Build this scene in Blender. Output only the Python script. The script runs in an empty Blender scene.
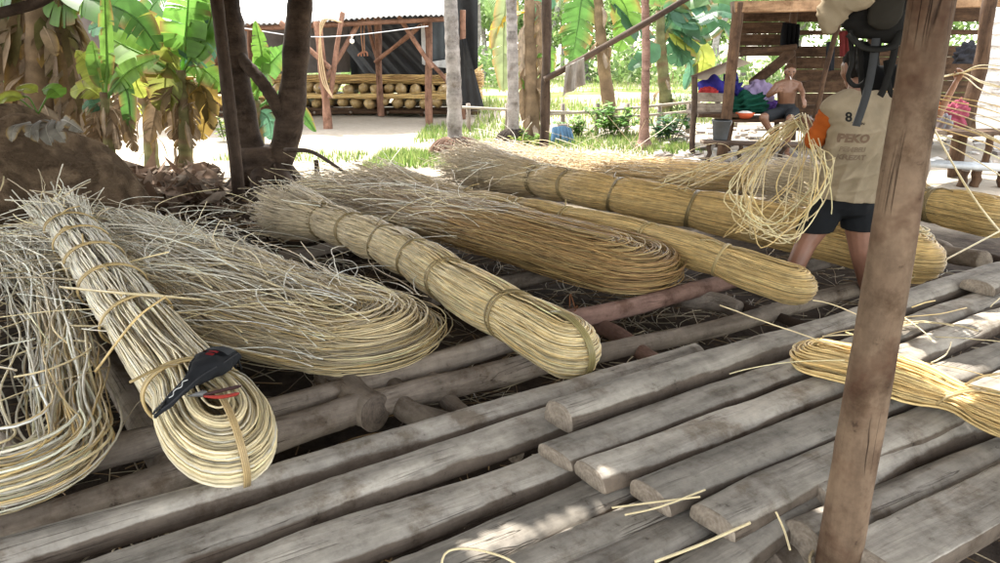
import bpy, bmesh, math, random
import numpy as np
from mathutils import Vector, Matrix
from mathutils.bvhtree import BVHTree

rng = np.random.default_rng(7)
random.seed(7)
PI = math.pi
scene = bpy.context.scene
COL = scene.collection

# ------------------------------------------------------------------ camera
F, PITCH, EYE = 740.0, math.radians(17.5), 1.65
CP, SP = math.cos(PITCH), math.sin(PITCH)
cam_d = bpy.data.cameras.new("camera")
cam = bpy.data.objects.new("camera", cam_d)
COL.objects.link(cam)
cam.location = (0, 0, EYE)
cam.rotation_euler = (PI / 2 - PITCH, 0, 0)
cam_d.sensor_width = 36.0
cam_d.lens = 36.0 * F / 1000.0
cam_d.clip_start = 0.05
cam_d.clip_end = 2000
scene.camera = cam


def ray(px, py):
    u = (px - 500) / F
    v = (281.5 - py) / F
    return np.array([u, CP + v * SP, -SP + v * CP])


def P(px, py, z):
    "point of the place at height z seen at this spot of the photograph"
    d = ray(px, py)
    return np.array([0, 0, EYE]) + d * ((z - EYE) / d[2])


def Q(px, py, Y):
    "point of the place at distance Y seen at this spot of the photograph"
    d = ray(px, py)
    return np.array([0, 0, EYE]) + d * (Y / d[1])


# ------------------------------------------------------------------ tagging
def tag(o, label=None, cat=None, group=None, kind=None):
    if label: o["label"] = label
    if cat: o["category"] = cat
    if group: o["group"] = group
    if kind: o["kind"] = kind
    return o


def empty(name, loc, label=None, cat=None, group=None):
    o = bpy.data.objects.new(name, None)
    COL.objects.link(o)
    o.location = tuple(float(c) for c in loc)
    o.empty_display_size = 0.1
    return tag(o, label, cat, group)


def link(name, me, mats, parent=None, loc=None):
    o = bpy.data.objects.new(name, me)
    COL.objects.link(o)
    if not isinstance(mats, (list, tuple)): mats = [mats]
    if not me.materials:
        for m in mats: me.materials.append(m)
    if loc is not None: o.location = tuple(float(c) for c in loc)
    if parent is not None: o.parent = parent
    return o


# ------------------------------------------------------------------ mesh building
def np_mesh(name, V, Fq, col=None, smooth=True, midx=None):
    "V (n,3); Fq list of arrays (k,3) or (k,4)"
    me = bpy.data.meshes.new(name)
    V = np.asarray(V, dtype=np.float32)
    if not isinstance(Fq, (list, tuple)): Fq = [Fq]
    Fq = [np.asarray(f, dtype=np.int32) for f in Fq if len(f)]
    me.vertices.add(len(V))
    me.vertices.foreach_set("co", V.ravel())
    nl = sum(f.size for f in Fq)
    nf = sum(len(f) for f in Fq)
    me.loops.add(nl)
    me.loops.foreach_set("vertex_index", np.concatenate([f.ravel() for f in Fq]))
    me.polygons.add(nf)
    tot = np.concatenate([np.full(len(f), f.shape[1], np.int32) for f in Fq])
    st = np.concatenate([[0], np.cumsum(tot)[:-1]]).astype(np.int32)
    me.polygons.foreach_set("loop_start", st)
    me.polygons.foreach_set("loop_total", tot)
    me.polygons.foreach_set("use_smooth", np.full(nf, bool(smooth)))
    if midx is not None:
        me.polygons.foreach_set("material_index", np.asarray(midx, np.int32))
    if col is not None:
        a = me.color_attributes.new("col", "FLOAT_COLOR", "POINT")
        c = np.ones((len(V), 4), np.float32)
        c[:, :3] = col
        a.data.foreach_set("color", c.ravel())
    me.update(calc_edges=True)
    me.validate()
    return me


class MB:
    "collects shapes into one mesh"
    def __init__(s):
        s.v, s.q, s.t, s.c, s.n = [], [], [], [], 0

    def add(s, V, Fq=None, Ft=None, col=(1, 1, 1)):
        V = np.asarray(V, float).reshape(-1, 3)
        s.v.append(V)
        c = np.empty((len(V), 3)); c[:] = col
        s.c.append(c)
        if Fq is not None and len(Fq): s.q.append(np.asarray(Fq) + s.n)
        if Ft is not None and len(Ft): s.t.append(np.asarray(Ft) + s.n)
        s.n += len(V)
        return s

    def box(s, c, size, R=None, col=(1, 1, 1), taper=1.0):
        x, y, z = [d / 2 for d in size]
        V = np.array([[-x, -y, -z], [x, -y, -z], [x, y, -z], [-x, y, -z],
                      [-x * taper, -y * taper, z], [x * taper, -y * taper, z], [x * taper, y * taper, z], [-x * taper, y * taper, z]])
        if R is not None: V = V @ np.array(R).T
        return s.add(V + np.array(c, float), [[0, 3, 2, 1], [4, 5, 6, 7], [0, 1, 5, 4], [1, 2, 6, 5], [2, 3, 7, 6], [3, 0, 4, 7]], col=col)

    def bar(s, a, b, w, h, col=(1, 1, 1)):
        "box beam from a to b"
        a, b = np.array(a, float), np.array(b, float)
        return s.box((a + b) / 2, (np.linalg.norm(b - a), w, h), frame(b - a), col)

    def tubes(s, paths, rad, sides=6, col=(1, 1, 1), ref=None, cap=True):
        V, Fq, Ft, C = tube_arrays(paths, rad, sides, col, ref, cap)
        return s.add(V, Fq, Ft, C)

    def tube(s, path, rad, sides=8, col=(1, 1, 1), ref=None, cap=True):
        return s.tubes([path], [np.broadcast_to(rad, (len(path),))], sides, col, ref, cap)

    def build(s, name, mat, parent=None, smooth=True, loc=None):
        V = np.concatenate(s.v)
        fs = []
        if s.q: fs.append(np.concatenate(s.q))
        if s.t: fs.append(np.concatenate(s.t))
        if loc is not None: V = V - np.array(loc, float)
        elif parent is not None:
            V = V - np.array(world_loc(parent))
        me = np_mesh(name, V, fs, np.concatenate(s.c), smooth)
        return link(name, me, mat, parent, loc)


def world_loc(o):
    l = Vector((0, 0, 0))
    while o is not None:
        l += o.location
        o = o.parent
    return tuple(l)


def frame(d):
    "rotation matrix, columns: along d, sideways, up"
    d = np.array(d, float); d /= np.linalg.norm(d)
    up = np.array([0, 0, 1.0])
    if abs(d[2]) > 0.98: up = np.array([0, 1.0, 0])
    y = np.cross(up, d); y /= np.linalg.norm(y)
    z = np.cross(d, y)
    return np.stack([d, y, z], 1)


def tube_arrays(paths, rad, sides, col, ref=None, cap=True):
    Pn = np.asarray(paths, float)
    n, m, _ = Pn.shape
    T = np.gradient(Pn, axis=1)
    T /= np.linalg.norm(T, axis=2, keepdims=True) + 1e-12
    if ref is None:
        mean = np.abs(T).mean(1)
        ref = np.zeros((n, 3)); ref[np.arange(n), np.argmin(mean, axis=1)] = 1
        ref += 0.123
    ref = np.broadcast_to(np.asarray(ref, float), (n, 3))
    N = np.cross(T, ref[:, None, :]); N /= np.linalg.norm(N, axis=2, keepdims=True) + 1e-9
    B = np.cross(T, N)
    rad = np.asarray(rad, float)
    if rad.ndim == 0: rad = np.full((n, m), float(rad))
    if rad.ndim == 1: rad = np.repeat(rad[:, None], m, 1)
    an = np.arange(sides) / sides * 2 * PI
    V = Pn[:, :, None, :] + rad[:, :, None, None] * (np.cos(an)[None, None, :, None] * N[:, :, None, :] + np.sin(an)[None, None, :, None] * B[:, :, None, :])
    idx = np.arange(n * m * sides).reshape(n, m, sides)
    a = idx[:, :-1, :]; b = idx[:, 1:, :]
    Fq = np.stack([a, np.roll(a, -1, 2), np.roll(b, -1, 2), b], -1).reshape(-1, 4)
    V = V.reshape(-1, 3)
    c = np.asarray(col, float)
    if c.ndim == 1: C = np.tile(c, (len(V), 1))
    elif c.ndim == 2: C = np.repeat(c, m * sides, 0)
    else: C = np.repeat(c.reshape(-1, 3), sides, 0)
    Ft = []
    if cap:
        ce = np.concatenate([Pn[:, 0], Pn[:, -1]])
        i0 = len(V) + np.arange(n); i1 = i0 + n
        s0 = idx[:, 0, :]; s1 = idx[:, -1, :]
        f0 = np.stack([np.repeat(i0[:, None], sides, 1), np.roll(s0, -1, 1), s0], -1).reshape(-1, 3)
        f1 = np.stack([np.repeat(i1[:, None], sides, 1), s1, np.roll(s1, -1, 1)], -1).reshape(-1, 3)
        Ft = np.concatenate([f0, f1])
        cc = C.reshape(n, m, sides, 3)
        C = np.concatenate([C, cc[:, 0, 0], cc[:, -1, 0]])
        V = np.concatenate([V, ce])
    return V, Fq, Ft, C


def spline(pts, n):
    "Catmull-Rom through pts, n samples even in arc length"
    p = np.array(pts, float)
    if len(p) == 2:
        return p[0] + (p[1] - p[0]) * np.linspace(0, 1, n)[:, None]
    e = np.concatenate([[2 * p[0] - p[1]], p, [2 * p[-1] - p[-2]]])
    out = []
    for i in range(1, len(e) - 2):
        t = np.linspace(0, 1, 24, endpoint=False)[:, None]
        a, b, c, d = e[i - 1], e[i], e[i + 1], e[i + 2]
        out.append(0.5 * (2 * b + (c - a) * t + (2 * a - 5 * b + 4 * c - d) * t ** 2 + (3 * b - a - 3 * c + d) * t ** 3))
    out = np.concatenate(out + [p[-1:]])
    L = np.concatenate([[0], np.cumsum(np.linalg.norm(np.diff(out, axis=0), axis=1))])
    s = np.linspace(0, L[-1], n)
    return np.stack([np.interp(s, L, out[:, k]) for k in range(3)], 1)


# ------------------------------------------------------------------ materials
def nt(name):
    m = bpy.data.materials.new(name)
    m.use_nodes = True
    t = m.node_tree
    for n in list(t.nodes): t.nodes.remove(n)
    out = t.nodes.new("ShaderNodeOutputMaterial")
    b = t.nodes.new("ShaderNodeBsdfPrincipled")
    t.links.new(b.outputs[0], out.inputs[0])
    return m, t, b, out


def N(t, typ, **kw):
    n = t.nodes.new(typ)
    for k, v in kw.items():
        if k in n.inputs.keys() if isinstance(k, str) else False: n.inputs[k].default_value = v
        else: setattr(n, k, v)
    return n


def ramp(t, fac, stops):
    r = t.nodes.new("ShaderNodeValToRGB")
    e = r.color_ramp.elements
    while len(e) < len(stops): e.new(0.5)
    for i, (p, c) in enumerate(stops):
        e[i].position = p
        e[i].color = (*c, 1) if len(c) == 3 else c
    t.links.new(fac, r.inputs[0])
    return r.outputs[0]


def mix(t, fac, a, b, mode="MIX"):
    m = t.nodes.new("ShaderNodeMix")
    m.data_type = "RGBA"; m.blend_type = mode
    for i, x in ((0, fac), (6, a), (7, b)):
        if hasattr(x, "is_output"): t.links.new(x, m.inputs[i])
        elif isinstance(x, (int, float)): m.inputs[i].default_value = x
        else: m.inputs[i].default_value = (*x, 1)
    return m.outputs[2]


def noise(t, vec, scale, detail=4, rough=0.55, dist=0.0):
    n = t.nodes.new("ShaderNodeTexNoise")
    n.inputs["Scale"].default_value = scale
    n.inputs["Detail"].default_value = detail
    n.inputs["Roughness"].default_value = rough
    n.inputs["Distortion"].default_value = dist
    if vec is not None: t.links.new(vec, n.inputs["Vector"])
    return n.outputs[0]


def coords(t, scale=(1, 1, 1), kind="Object", rnd=True):
    tc = t.nodes.new("ShaderNodeTexCoord")
    v = tc.outputs[kind]
    if rnd:
        oi = t.nodes.new("ShaderNodeObjectInfo")
        a = t.nodes.new("ShaderNodeVectorMath"); a.operation = "MULTIPLY_ADD"
        cx = t.nodes.new("ShaderNodeCombineXYZ")
        for i in range(3): t.links.new(oi.outputs["Random"], cx.inputs[i])
        t.links.new(cx.outputs[0], a.inputs[0])
        a.inputs[1].default_value = (37, 71, 53)
        t.links.new(v, a.inputs[2])
        v = a.outputs[0]
    mp = t.nodes.new("ShaderNodeMapping")
    mp.inputs["Scale"].default_value = scale
    t.links.new(v, mp.inputs[0])
    return mp.outputs[0], v


def bump(t, b, h, strength=0.4, dist=0.01):
    n = t.nodes.new("ShaderNodeBump")
    n.inputs["Strength"].default_value = strength
    n.inputs["Distance"].default_value = dist
    t.links.new(h, n.inputs["Height"])
    t.links.new(n.outputs[0], b.inputs["Normal"])


def wood_mat(name, dark, mid, light, grain=26, rough=0.85, stain=0.5, bmp=0.5, vary=0.3, red=None, bark=None):
    m, t, b, out = nt(name)
    v, raw = coords(t, (1.6, grain, grain))
    g = noise(t, v, 1.0, 8, 0.66, 0.6)
    v2, raw2 = coords(t, (0.8, 3.0, 3.0))
    big = noise(t, v2, 2.2, 5, 0.6)
    c = ramp(t, g, [(0.33, dark), (0.5, mid), (0.66, light)])
    c2 = mix(t, stain, c, ramp(t, big, [(0.3, [x * 0.55 for x in mid]), (0.62, [min(1, x * 1.25) for x in light])]))
    if red is not None:
        bl = noise(t, raw, 3.1, 5, 0.7)
        c2 = mix(t, ramp(t, bl, [(0.45, (0, 0, 0)), (0.6, (1, 1, 1))]), c2, red)
    if bark is not None:            # bark remains on slab flanks, plus painted shade that sets slabs apart
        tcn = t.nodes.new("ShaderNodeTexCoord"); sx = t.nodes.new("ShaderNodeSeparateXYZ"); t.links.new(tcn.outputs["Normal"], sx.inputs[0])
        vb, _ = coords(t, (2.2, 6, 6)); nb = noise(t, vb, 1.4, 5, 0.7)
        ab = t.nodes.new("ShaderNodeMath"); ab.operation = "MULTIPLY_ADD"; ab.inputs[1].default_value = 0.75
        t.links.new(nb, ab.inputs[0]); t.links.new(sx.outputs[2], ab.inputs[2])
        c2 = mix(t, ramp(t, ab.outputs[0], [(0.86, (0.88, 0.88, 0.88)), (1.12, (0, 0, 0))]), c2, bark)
    # dark cracks running along the wood
    v3, _ = coords(t, (0.28, 15, 15))
    cr = noise(t, v3, 1.3, 3, 0.5, 1.2)
    ck = ramp(t, cr, [(0.488, (1, 1, 1)), (0.5, (0.3, 0.27, 0.25)), (0.512, (1, 1, 1))])
    msk = noise(t, raw, 2.7, 2)
    ck = mix(t, ramp(t, msk, [(0.5, (0, 0, 0)), (0.62, (1, 1, 1))]), (1, 1, 1), ck)
    c3 = mix(t, 1.0, c2, ck, "MULTIPLY")
    # knots and spots
    sp = noise(t, raw, 17, 4, 0.75)
    c3 = mix(t, 1.0, c3, ramp(t, sp, [(0.27, (0.4, 0.37, 0.35)), (0.36, (0.85, 0.84, 0.83)), (0.5, (1, 1, 1)), (0.68, (1.12, 1.11, 1.1))]), "MULTIPLY")
    md = noise(t, raw, 5.5, 6, 0.7)          # dried mud and damp
    c3 = mix(t, 1.0, c3, ramp(t, md, [(0.34, (0.55, 0.49, 0.43)), (0.47, (0.93, 0.91, 0.89)), (0.62, (1.1, 1.08, 1.05))]), "MULTIPLY")
    oi = t.nodes.new("ShaderNodeObjectInfo")
    mr = t.nodes.new("ShaderNodeMapRange")
    mr.inputs[3].default_value = 1 - vary; mr.inputs[4].default_value = 1 + vary * 0.6
    t.links.new(oi.outputs["Random"], mr.inputs[0])
    hs = t.nodes.new("ShaderNodeHueSaturation")
    t.links.new(c3, hs.inputs["Color"]); t.links.new(mr.outputs[0], hs.inputs["Value"])
    t.links.new(hs.outputs[0], b.inputs["Base Color"])
    b.inputs["Roughness"].default_value = rough
    b.inputs["Specular IOR Level"].default_value = 0.25
    hsum = t.nodes.new("ShaderNodeMath"); hsum.operation = "MULTIPLY_ADD"
    t.links.new(ck, hsum.inputs[0]); hsum.inputs[1].default_value = 0.8; t.links.new(g, hsum.inputs[2])
    bump(t, b, hsum.outputs[0], min(1, bmp * 1.5), 0.010)
    return m


def end_mat(name, c1, c2):
    m, t, b, out = nt(name)
    tc = t.nodes.new("ShaderNodeTexCoord")
    mp = t.nodes.new("ShaderNodeMapping"); mp.inputs["Scale"].default_value = (0.01, 1, 1)
    t.links.new(tc.outputs["Object"], mp.inputs[0])
    w = t.nodes.new("ShaderNodeTexWave"); w.wave_type = "RINGS"; w.rings_direction = "X"
    w.inputs["Scale"].default_value = 24; w.inputs["Distortion"].default_value = 9; w.inputs["Detail"].default_value = 3
    t.links.new(mp.outputs[0], w.inputs[0])
    n = noise(t, tc.outputs["Object"], 30, 5, 0.7)
    t.links.new(mix(t, 0.72, ramp(t, w.outputs[1], [(0, [x * 1.5 for x in c1]), (1, c2)]), ramp(t, n, [(0.3, [x * .6 for x in c1]), (0.7, c2)])), b.inputs["Base Color"])
    b.inputs["Roughness"].default_value = 0.95
    bump(t, b, n, 0.6, 0.01)
    return m


def attr_mat(name, rough=0.6, transl=0.0, spec=0.3, nscale=0, namp=0.3, bscale=0, bstr=0.3, bdist=0.01, sheen=0):
    "colour from the mesh's own colour attribute, broken up by noise"
    m, t, b, out = nt(name)
    a = t.nodes.new("ShaderNodeAttribute"); a.attribute_name = "col"
    c = a.outputs[0]
    tc = t.nodes.new("ShaderNodeTexCoord")
    if nscale:
        n = noise(t, tc.outputs["Object"], nscale, 5, 0.65)
        c = mix(t, 1.0, c, ramp(t, n, [(0.3, [1 - namp] * 3), (0.7, [1 + namp * 0.5] * 3)]), "MULTIPLY")
    t.links.new(c, b.inputs["Base Color"])
    b.inputs["Roughness"].default_value = rough
    b.inputs["Specular IOR Level"].default_value = spec
    if bscale:
        bump(t, b, noise(t, tc.outputs["Object"], bscale, 5, 0.6), bstr, bdist)
    if transl:
        tr = t.nodes.new("ShaderNodeBsdfTranslucent")
        hs = t.nodes.new("ShaderNodeHueSaturation"); hs.inputs["Value"].default_value = 1.25; hs.inputs["Saturation"].default_value = 0.95
        t.links.new(c, hs.inputs["Color"]); t.links.new(hs.outputs[0], tr.inputs[0])
        ms = t.nodes.new("ShaderNodeMixShader"); ms.inputs[0].default_value = transl
        t.links.new(b.outputs[0], ms.inputs[1]); t.links.new(tr.outputs[0], ms.inputs[2])
        t.links.new(ms.outputs[0], out.inputs[0])
    return m


M = {}
M["slab"] = wood_mat("grey weathered slab wood", (0.105, 0.092, 0.078), (0.235, 0.214, 0.186), (0.40, 0.37, 0.328), 20, vary=0.32, stain=0.6, bark=(0.105, 0.078, 0.058))  # bark colour also carries the painted shade along the slab sides
M["pole"] = wood_mat("brown weathered pole wood", (0.09, 0.07, 0.056), (0.20, 0.165, 0.135), (0.33, 0.285, 0.24), 22, vary=0.3)
M["redpole"] = wood_mat("reddish barked pole wood", (0.08, 0.045, 0.035), (0.18, 0.10, 0.08), (0.30, 0.2, 0.165), 16, vary=0.15)
M["post"] = wood_mat("peeled post wood", (0.04, 0.024, 0.015), (0.11, 0.07, 0.044), (0.225, 0.158, 0.108), 6, vary=0.0, stain=0.65, red=(0.095, 0.05, 0.03), bmp=.6)
M["darkbark"] = wood_mat("dark bark", (0.014, 0.009, 0.007), (0.04, 0.026, 0.019), (0.085, 0.06, 0.045), 10, vary=0.15, bmp=1.0)
M["greybark"] = wood_mat("pale grey bark", (0.10, 0.09, 0.085), (0.22, 0.20, 0.19), (0.32, 0.3, 0.29), 8, vary=0.1, bmp=0.8)
M["hutwood"] = wood_mat("hut plank wood", (0.016, 0.009, 0.006), (0.055, 0.03, 0.017), (0.11, 0.065, 0.038), 20, vary=0.15)
M["shedwood"] = wood_mat("shed pole wood", (0.07, 0.035, 0.025), (0.17, 0.085, 0.06), (0.28, 0.16, 0.11), 12, vary=0.2)
M["redhut"] = wood_mat("orange brown beam wood", (0.12, 0.06, 0.03), (0.24, 0.14, 0.075), (0.34, 0.22, 0.13), 12, vary=0)
M["whitewood"] = wood_mat("white painted boards", (0.5, 0.48, 0.46), (0.66, 0.65, 0.64), (0.72, 0.71, 0.7), 8, vary=0.03, stain=.2)
M["end"] = end_mat("sawn end grain", (0.15, 0.115, 0.085), (0.36, 0.30, 0.24))
M["enddark"] = end_mat("dark end grain", (0.09, 0.07, 0.055), (0.24, 0.19, 0.15))
M["cane"] = attr_mat("rattan cane", 0.42, 0, 0.4, 16, 0.22)
M["leaf"] = attr_mat("living leaf", 0.4, 0.45, 0.4, 4, 0.25)
M["dryleaf"] = attr_mat("dry leaf", 0.8, 0.2, 0.2, 6, 0.4)
M["plain"] = attr_mat("painted or mixed surface", 0.7, 0, 0.3, 6, 0.3, 40, 0.2)
M["cloth"] = attr_mat("woven cloth", 0.9, 0, 0.1, 5, 0.25, 90, 0.25, 0.003)
M["skin"] = attr_mat("skin", 0.45, 0, 0.4, 20, 0.15)
M["metal"] = attr_mat("dull metal", 0.45, 0, 0.5, 8, 0.3)
M["tarp"] = attr_mat("tarpaulin", 0.55, 0, 0.3, 2, 0.4, 4, 0.5, 0.05)
M["roofsheet"] = attr_mat("roof sheet", 0.5, 0, 0.4, 1.2, 0.3)

# ------------------------------------------------------------------ light
SUN_EL, SUN_AZ = math.radians(63), math.radians(-28)      # azimuth clockwise from +Y
SUNV = np.array([math.sin(SUN_AZ) * math.cos(SUN_EL), math.cos(SUN_AZ) * math.cos(SUN_EL), math.sin(SUN_EL)])
w = bpy.data.worlds.new("World"); scene.world = w; w.use_nodes = True
wt = w.node_tree
bg = wt.nodes.get("Background") or wt.nodes.new("ShaderNodeBackground")
sky = wt.nodes.new("ShaderNodeTexSky"); sky.sky_type = "NISHITA"; sky.sun_disc = False
sky.sun_elevation = SUN_EL; sky.sun_rotation = SUN_AZ % (2 * PI)
sky.air_density = 1.0; sky.dust_density = 1.5; sky.ozone_density = 0.6
hz = wt.nodes.new("ShaderNodeHueSaturation"); hz.inputs["Saturation"].default_value = 0.38
wm = wt.nodes.new("ShaderNodeMix"); wm.data_type = "RGBA"; wm.blend_type = "MULTIPLY"; wm.inputs[0].default_value = 1.0; wm.inputs[7].default_value = (1.0, 0.955, 0.865, 1)
wt.links.new(sky.outputs[0], hz.inputs["Color"]); wt.links.new(hz.outputs[0], wm.inputs[6])
wt.links.new(wm.outputs[2], bg.inputs[0]); bg.inputs[1].default_value = 1.28
sun_d = bpy.data.lights.new("sun", "SUN"); sun_d.energy = 14.0; sun_d.angle = math.radians(0.6); sun_d.color = (1.0, 0.95, 0.86)
sun = bpy.data.objects.new("sun", sun_d); COL.objects.link(sun)
sun.rotation_euler = Vector(SUNV).to_track_quat("Z", "Y").to_euler()
sun.location = (0, 0, 30)
scene.view_settings.view_transform = "Standard"; scene.view_settings.look = "None"
scene.view_settings.exposure = 0; scene.view_settings.gamma = 1
scene.cycles.use_denoising = True
scene.cycles.max_bounces = 8; scene.cycles.diffuse_bounces = 5
scene.cycles.sample_clamp_indirect = 8.0

# ------------------------------------------------------------------ ground
def sinnoise(x, y, seed, freqs):
    r = np.random.default_rng(seed)
    o = 0
    for f, a in freqs:
        for _ in range(3):
            th, ph = r.uniform(0, 2 * PI, 2)
            o = o + a * np.sin(f * (x * np.cos(th) + y * np.sin(th)) + ph)
    return o


def gz(x, y):
    x = np.asarray(x, float); y = np.asarray(y, float)
    near = np.clip((40 - np.hypot(x, y)) / 20, 0, 1)
    z = near * sinnoise(x, y, 3, [(0.9, 0.012), (2.3, 0.01), (6.1, 0.006)])
    return z - 0.02


def axis_vals(lo, hi, c0, c1, step, grow):
    v = list(np.arange(c0, c1 + 1e-6, step))
    s = step
    while v[-1] < hi: s *= grow; v.append(v[-1] + s)
    s = step; pre = []
    x = c0
    while x > lo: s *= grow; x -= s; pre.append(x)
    return np.array(pre[::-1] + v)


gx = axis_vals(-900, 900, -9, 9, 0.12, 1.25)
gy = axis_vals(-300, 1500, -1, 16, 0.12, 1.25)
X, Y = np.meshgrid(gx, gy, indexing="ij")
V = np.stack([X, Y, gz(X, Y)], -1).reshape(-1, 3)
i = np.arange(len(gx) * len(gy)).reshape(len(gx), len(gy))
Fq = np.stack([i[:-1, :-1], i[1:, :-1], i[1:, 1:], i[:-1, 1:]], -1).reshape(-1, 4)
m, t, b, out = nt("earth and sand")
geo = t.nodes.new("ShaderNodeNewGeometry")
pos = geo.outputs["Position"]
sep = t.nodes.new("ShaderNodeSeparateXYZ"); t.links.new(pos, sep.inputs[0])
n1 = noise(t, pos, 1.6, 6, 0.6); n2 = noise(t, pos, 9, 5, 0.7); n3 = noise(t, pos, 0.28, 4, 0.6)
soil = ramp(t, n2, [(0.3, (0.018, 0.013, 0.01)), (0.7, (0.075, 0.055, 0.042))])
sand = mix(t, n1, ramp(t, n2, [(0.3, (0.20, 0.165, 0.125)), (0.7, (0.36, 0.31, 0.25))]), (0.33, 0.29, 0.235))
grass = ramp(t, n2, [(0.3, (0.05, 0.085, 0.015)), (0.7, (0.16, 0.21, 0.055))])


def mrange(t, v, a, b_):
    r = t.nodes.new("ShaderNodeMapRange"); r.interpolation_type = "SMOOTHSTEP"
    t.links.new(v, r.inputs[0]); r.inputs[1].default_value = a; r.inputs[2].default_value = b_
    return r.outputs[0]


yn = t.nodes.new("ShaderNodeMath"); yn.operation = "MULTIPLY_ADD"
t.links.new(n1, yn.inputs[0]); yn.inputs[1].default_value = 2.4; t.links.new(sep.outputs[1], yn.inputs[2])
c = mix(t, mrange(t, yn.outputs[0], 7.2, 9.2), soil, sand)
gm = t.nodes.new("ShaderNodeMath"); gm.operation = "MULTIPLY"
t.links.new(mrange(t, n3, 0.44, 0.56), gm.inputs[0]); t.links.new(mrange(t, yn.outputs[0], 20, 30), gm.inputs[1])
c = mix(t, gm.outputs[0], c, grass)
t.links.new(c, b.inputs["Base Color"]); b.inputs["Roughness"].default_value = 0.95
b.inputs["Specular IOR Level"].default_value = 0.1
bump(t, b, n2, 0.7, 0.03)
g = link("ground", np_mesh("ground", V, Fq), m); tag(g, kind="structure")

# ------------------------------------------------------------------ logs, slabs and planks
def log(name, label, A, B, r, shape="round", mat="pole", end="enddark", flat=1.0, r2=None, seed=0, cat=None, bend=0.02, group=None, lump=0.05, tilt=0.0, parent=None):
    "A and B are the centres of the two ends"
    A = np.array(A, float); B = np.array(B, float)
    L = np.linalg.norm(B - A); R_ = frame(B - A)
    r2 = r if r2 is None else r2
    rg = np.random.default_rng(seed + 11)
    nseg, ns = max(16, int(L / 0.045)), 28
    an = np.linspace(0, 2 * PI, ns, endpoint=False)
    if shape == "round":
        cy, cz = np.cos(an), np.sin(an) * flat
    elif shape == "slab":               # half log, round side up
        cy = np.cos(an)
        cz = np.where(np.sin(an) > 0, np.abs(np.sin(an)) ** 0.78 * flat, -np.abs(np.sin(an)) ** 0.35 * flat * 0.3)
        cy = np.sign(cy) * np.abs(cy) ** 0.8
    else:                               # sawn plank
        e = 0.13
        cy = np.sign(np.cos(an)) * np.abs(np.cos(an)) ** e; cz = np.sign(np.sin(an)) * np.abs(np.sin(an)) ** e * flat
    if tilt:
        ct, st = math.cos(tilt), math.sin(tilt)
        cy, cz = cy * ct - cz * st, cy * st + cz * ct
    xs = np.linspace(0, L, nseg + 1)
    rad = r + (r2 - r) * xs / L
    k = xs[:, None]
    lum = 1 + lump * sum(rg.normal() * np.sin(k * rg.uniform(1, 7) + an[None] * rg.integers(0, 4) + rg.uniform(0, 6)) for _ in range(7)) * 0.6
    lum += lump * .35 * sum(rg.normal() * np.sin(k * rg.uniform(9, 22) + an[None] * rg.integers(1, 5) + rg.uniform(0, 6)) for _ in range(5)) * .5 + 0.01 * rg.normal(size=lum.shape)
    off_y = bend * sum(rg.normal() * np.sin(k * f / L * PI + rg.uniform(0, 6)) for f in (1, 2, 3)) * 0.5
    off_z = bend * 0.5 * sum(rg.normal() * np.sin(k * f / L * PI + rg.uniform(0, 6)) for f in (1, 2)) * 0.5
    Yv = rad[:, None] * lum * cy[None] + off_y
    Zv = rad[:, None] * lum * cz[None] + off_z
    # uneven sawn ends
    skew = [rg.normal(0, 0.12, 2), rg.normal(0, 0.12, 2)]
    Xv = np.repeat(k, ns, 1)
    Xv[0] += skew[0][0] * Yv[0] + skew[0][1] * Zv[0]; Xv[-1] += skew[1][0] * Yv[-1] + skew[1][1] * Zv[-1]
    V = np.stack([Xv, Yv, Zv], -1).reshape(-1, 3)
    i = np.arange((nseg + 1) * ns).reshape(nseg + 1, ns)
    a, b_ = i[:-1], i[1:]
    Fq = np.stack([a, np.roll(a, -1, 1), np.roll(b_, -1, 1), b_], -1).reshape(-1, 4)
    # end caps with own vertices so that the rim stays crisp
    n0 = len(V)
    e0 = V[i[0]]; e1 = V[i[-1]]
    inner0 = e0.mean(0) + (e0 - e0.mean(0)) * 0.93; inner0[:, 0] -= 0.006
    inner1 = e1.mean(0) + (e1 - e1.mean(0)) * 0.93; inner1[:, 0] += 0.006
    V = np.concatenate([V, inner0, inner1, [inner0.mean(0)], [inner1.mean(0)]])
    j0 = n0 + np.arange(ns); j1 = j0 + ns
    Fe = np.concatenate([np.stack([i[0], j0, np.roll(j0, -1), np.roll(i[0], -1)], -1),
                         np.stack([i[-1], np.roll(i[-1], -1), np.roll(j1, -1), j1], -1)])
    Ft = np.concatenate([np.stack([np.full(ns, n0 + 2 * ns), np.roll(j0, -1), j0], -1),
                         np.stack([np.full(ns, n0 + 2 * ns + 1), j1, np.roll(j1, -1)], -1)])
    mi = np.concatenate([np.zeros(len(Fq)), np.ones(len(Fe)), np.ones(len(Ft))])
    me = np_mesh(name, V, [np.concatenate([Fq, Fe]), Ft], None, True, mi)
    o = link(name, me, [M[mat], M[end]])
    Mx = Matrix.Identity(4)
    for rr in range(3):
        for cc in range(3): Mx[rr][cc] = R_[rr, cc]
        Mx[rr][3] = A[rr]
    if parent is not None:
        o.parent = parent
        Mx = Matrix.Translation(-Vector(world_loc(parent))) @ Mx
    o.matrix_local = Mx
    if label: tag(o, label, cat, group)
    return o


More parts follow.
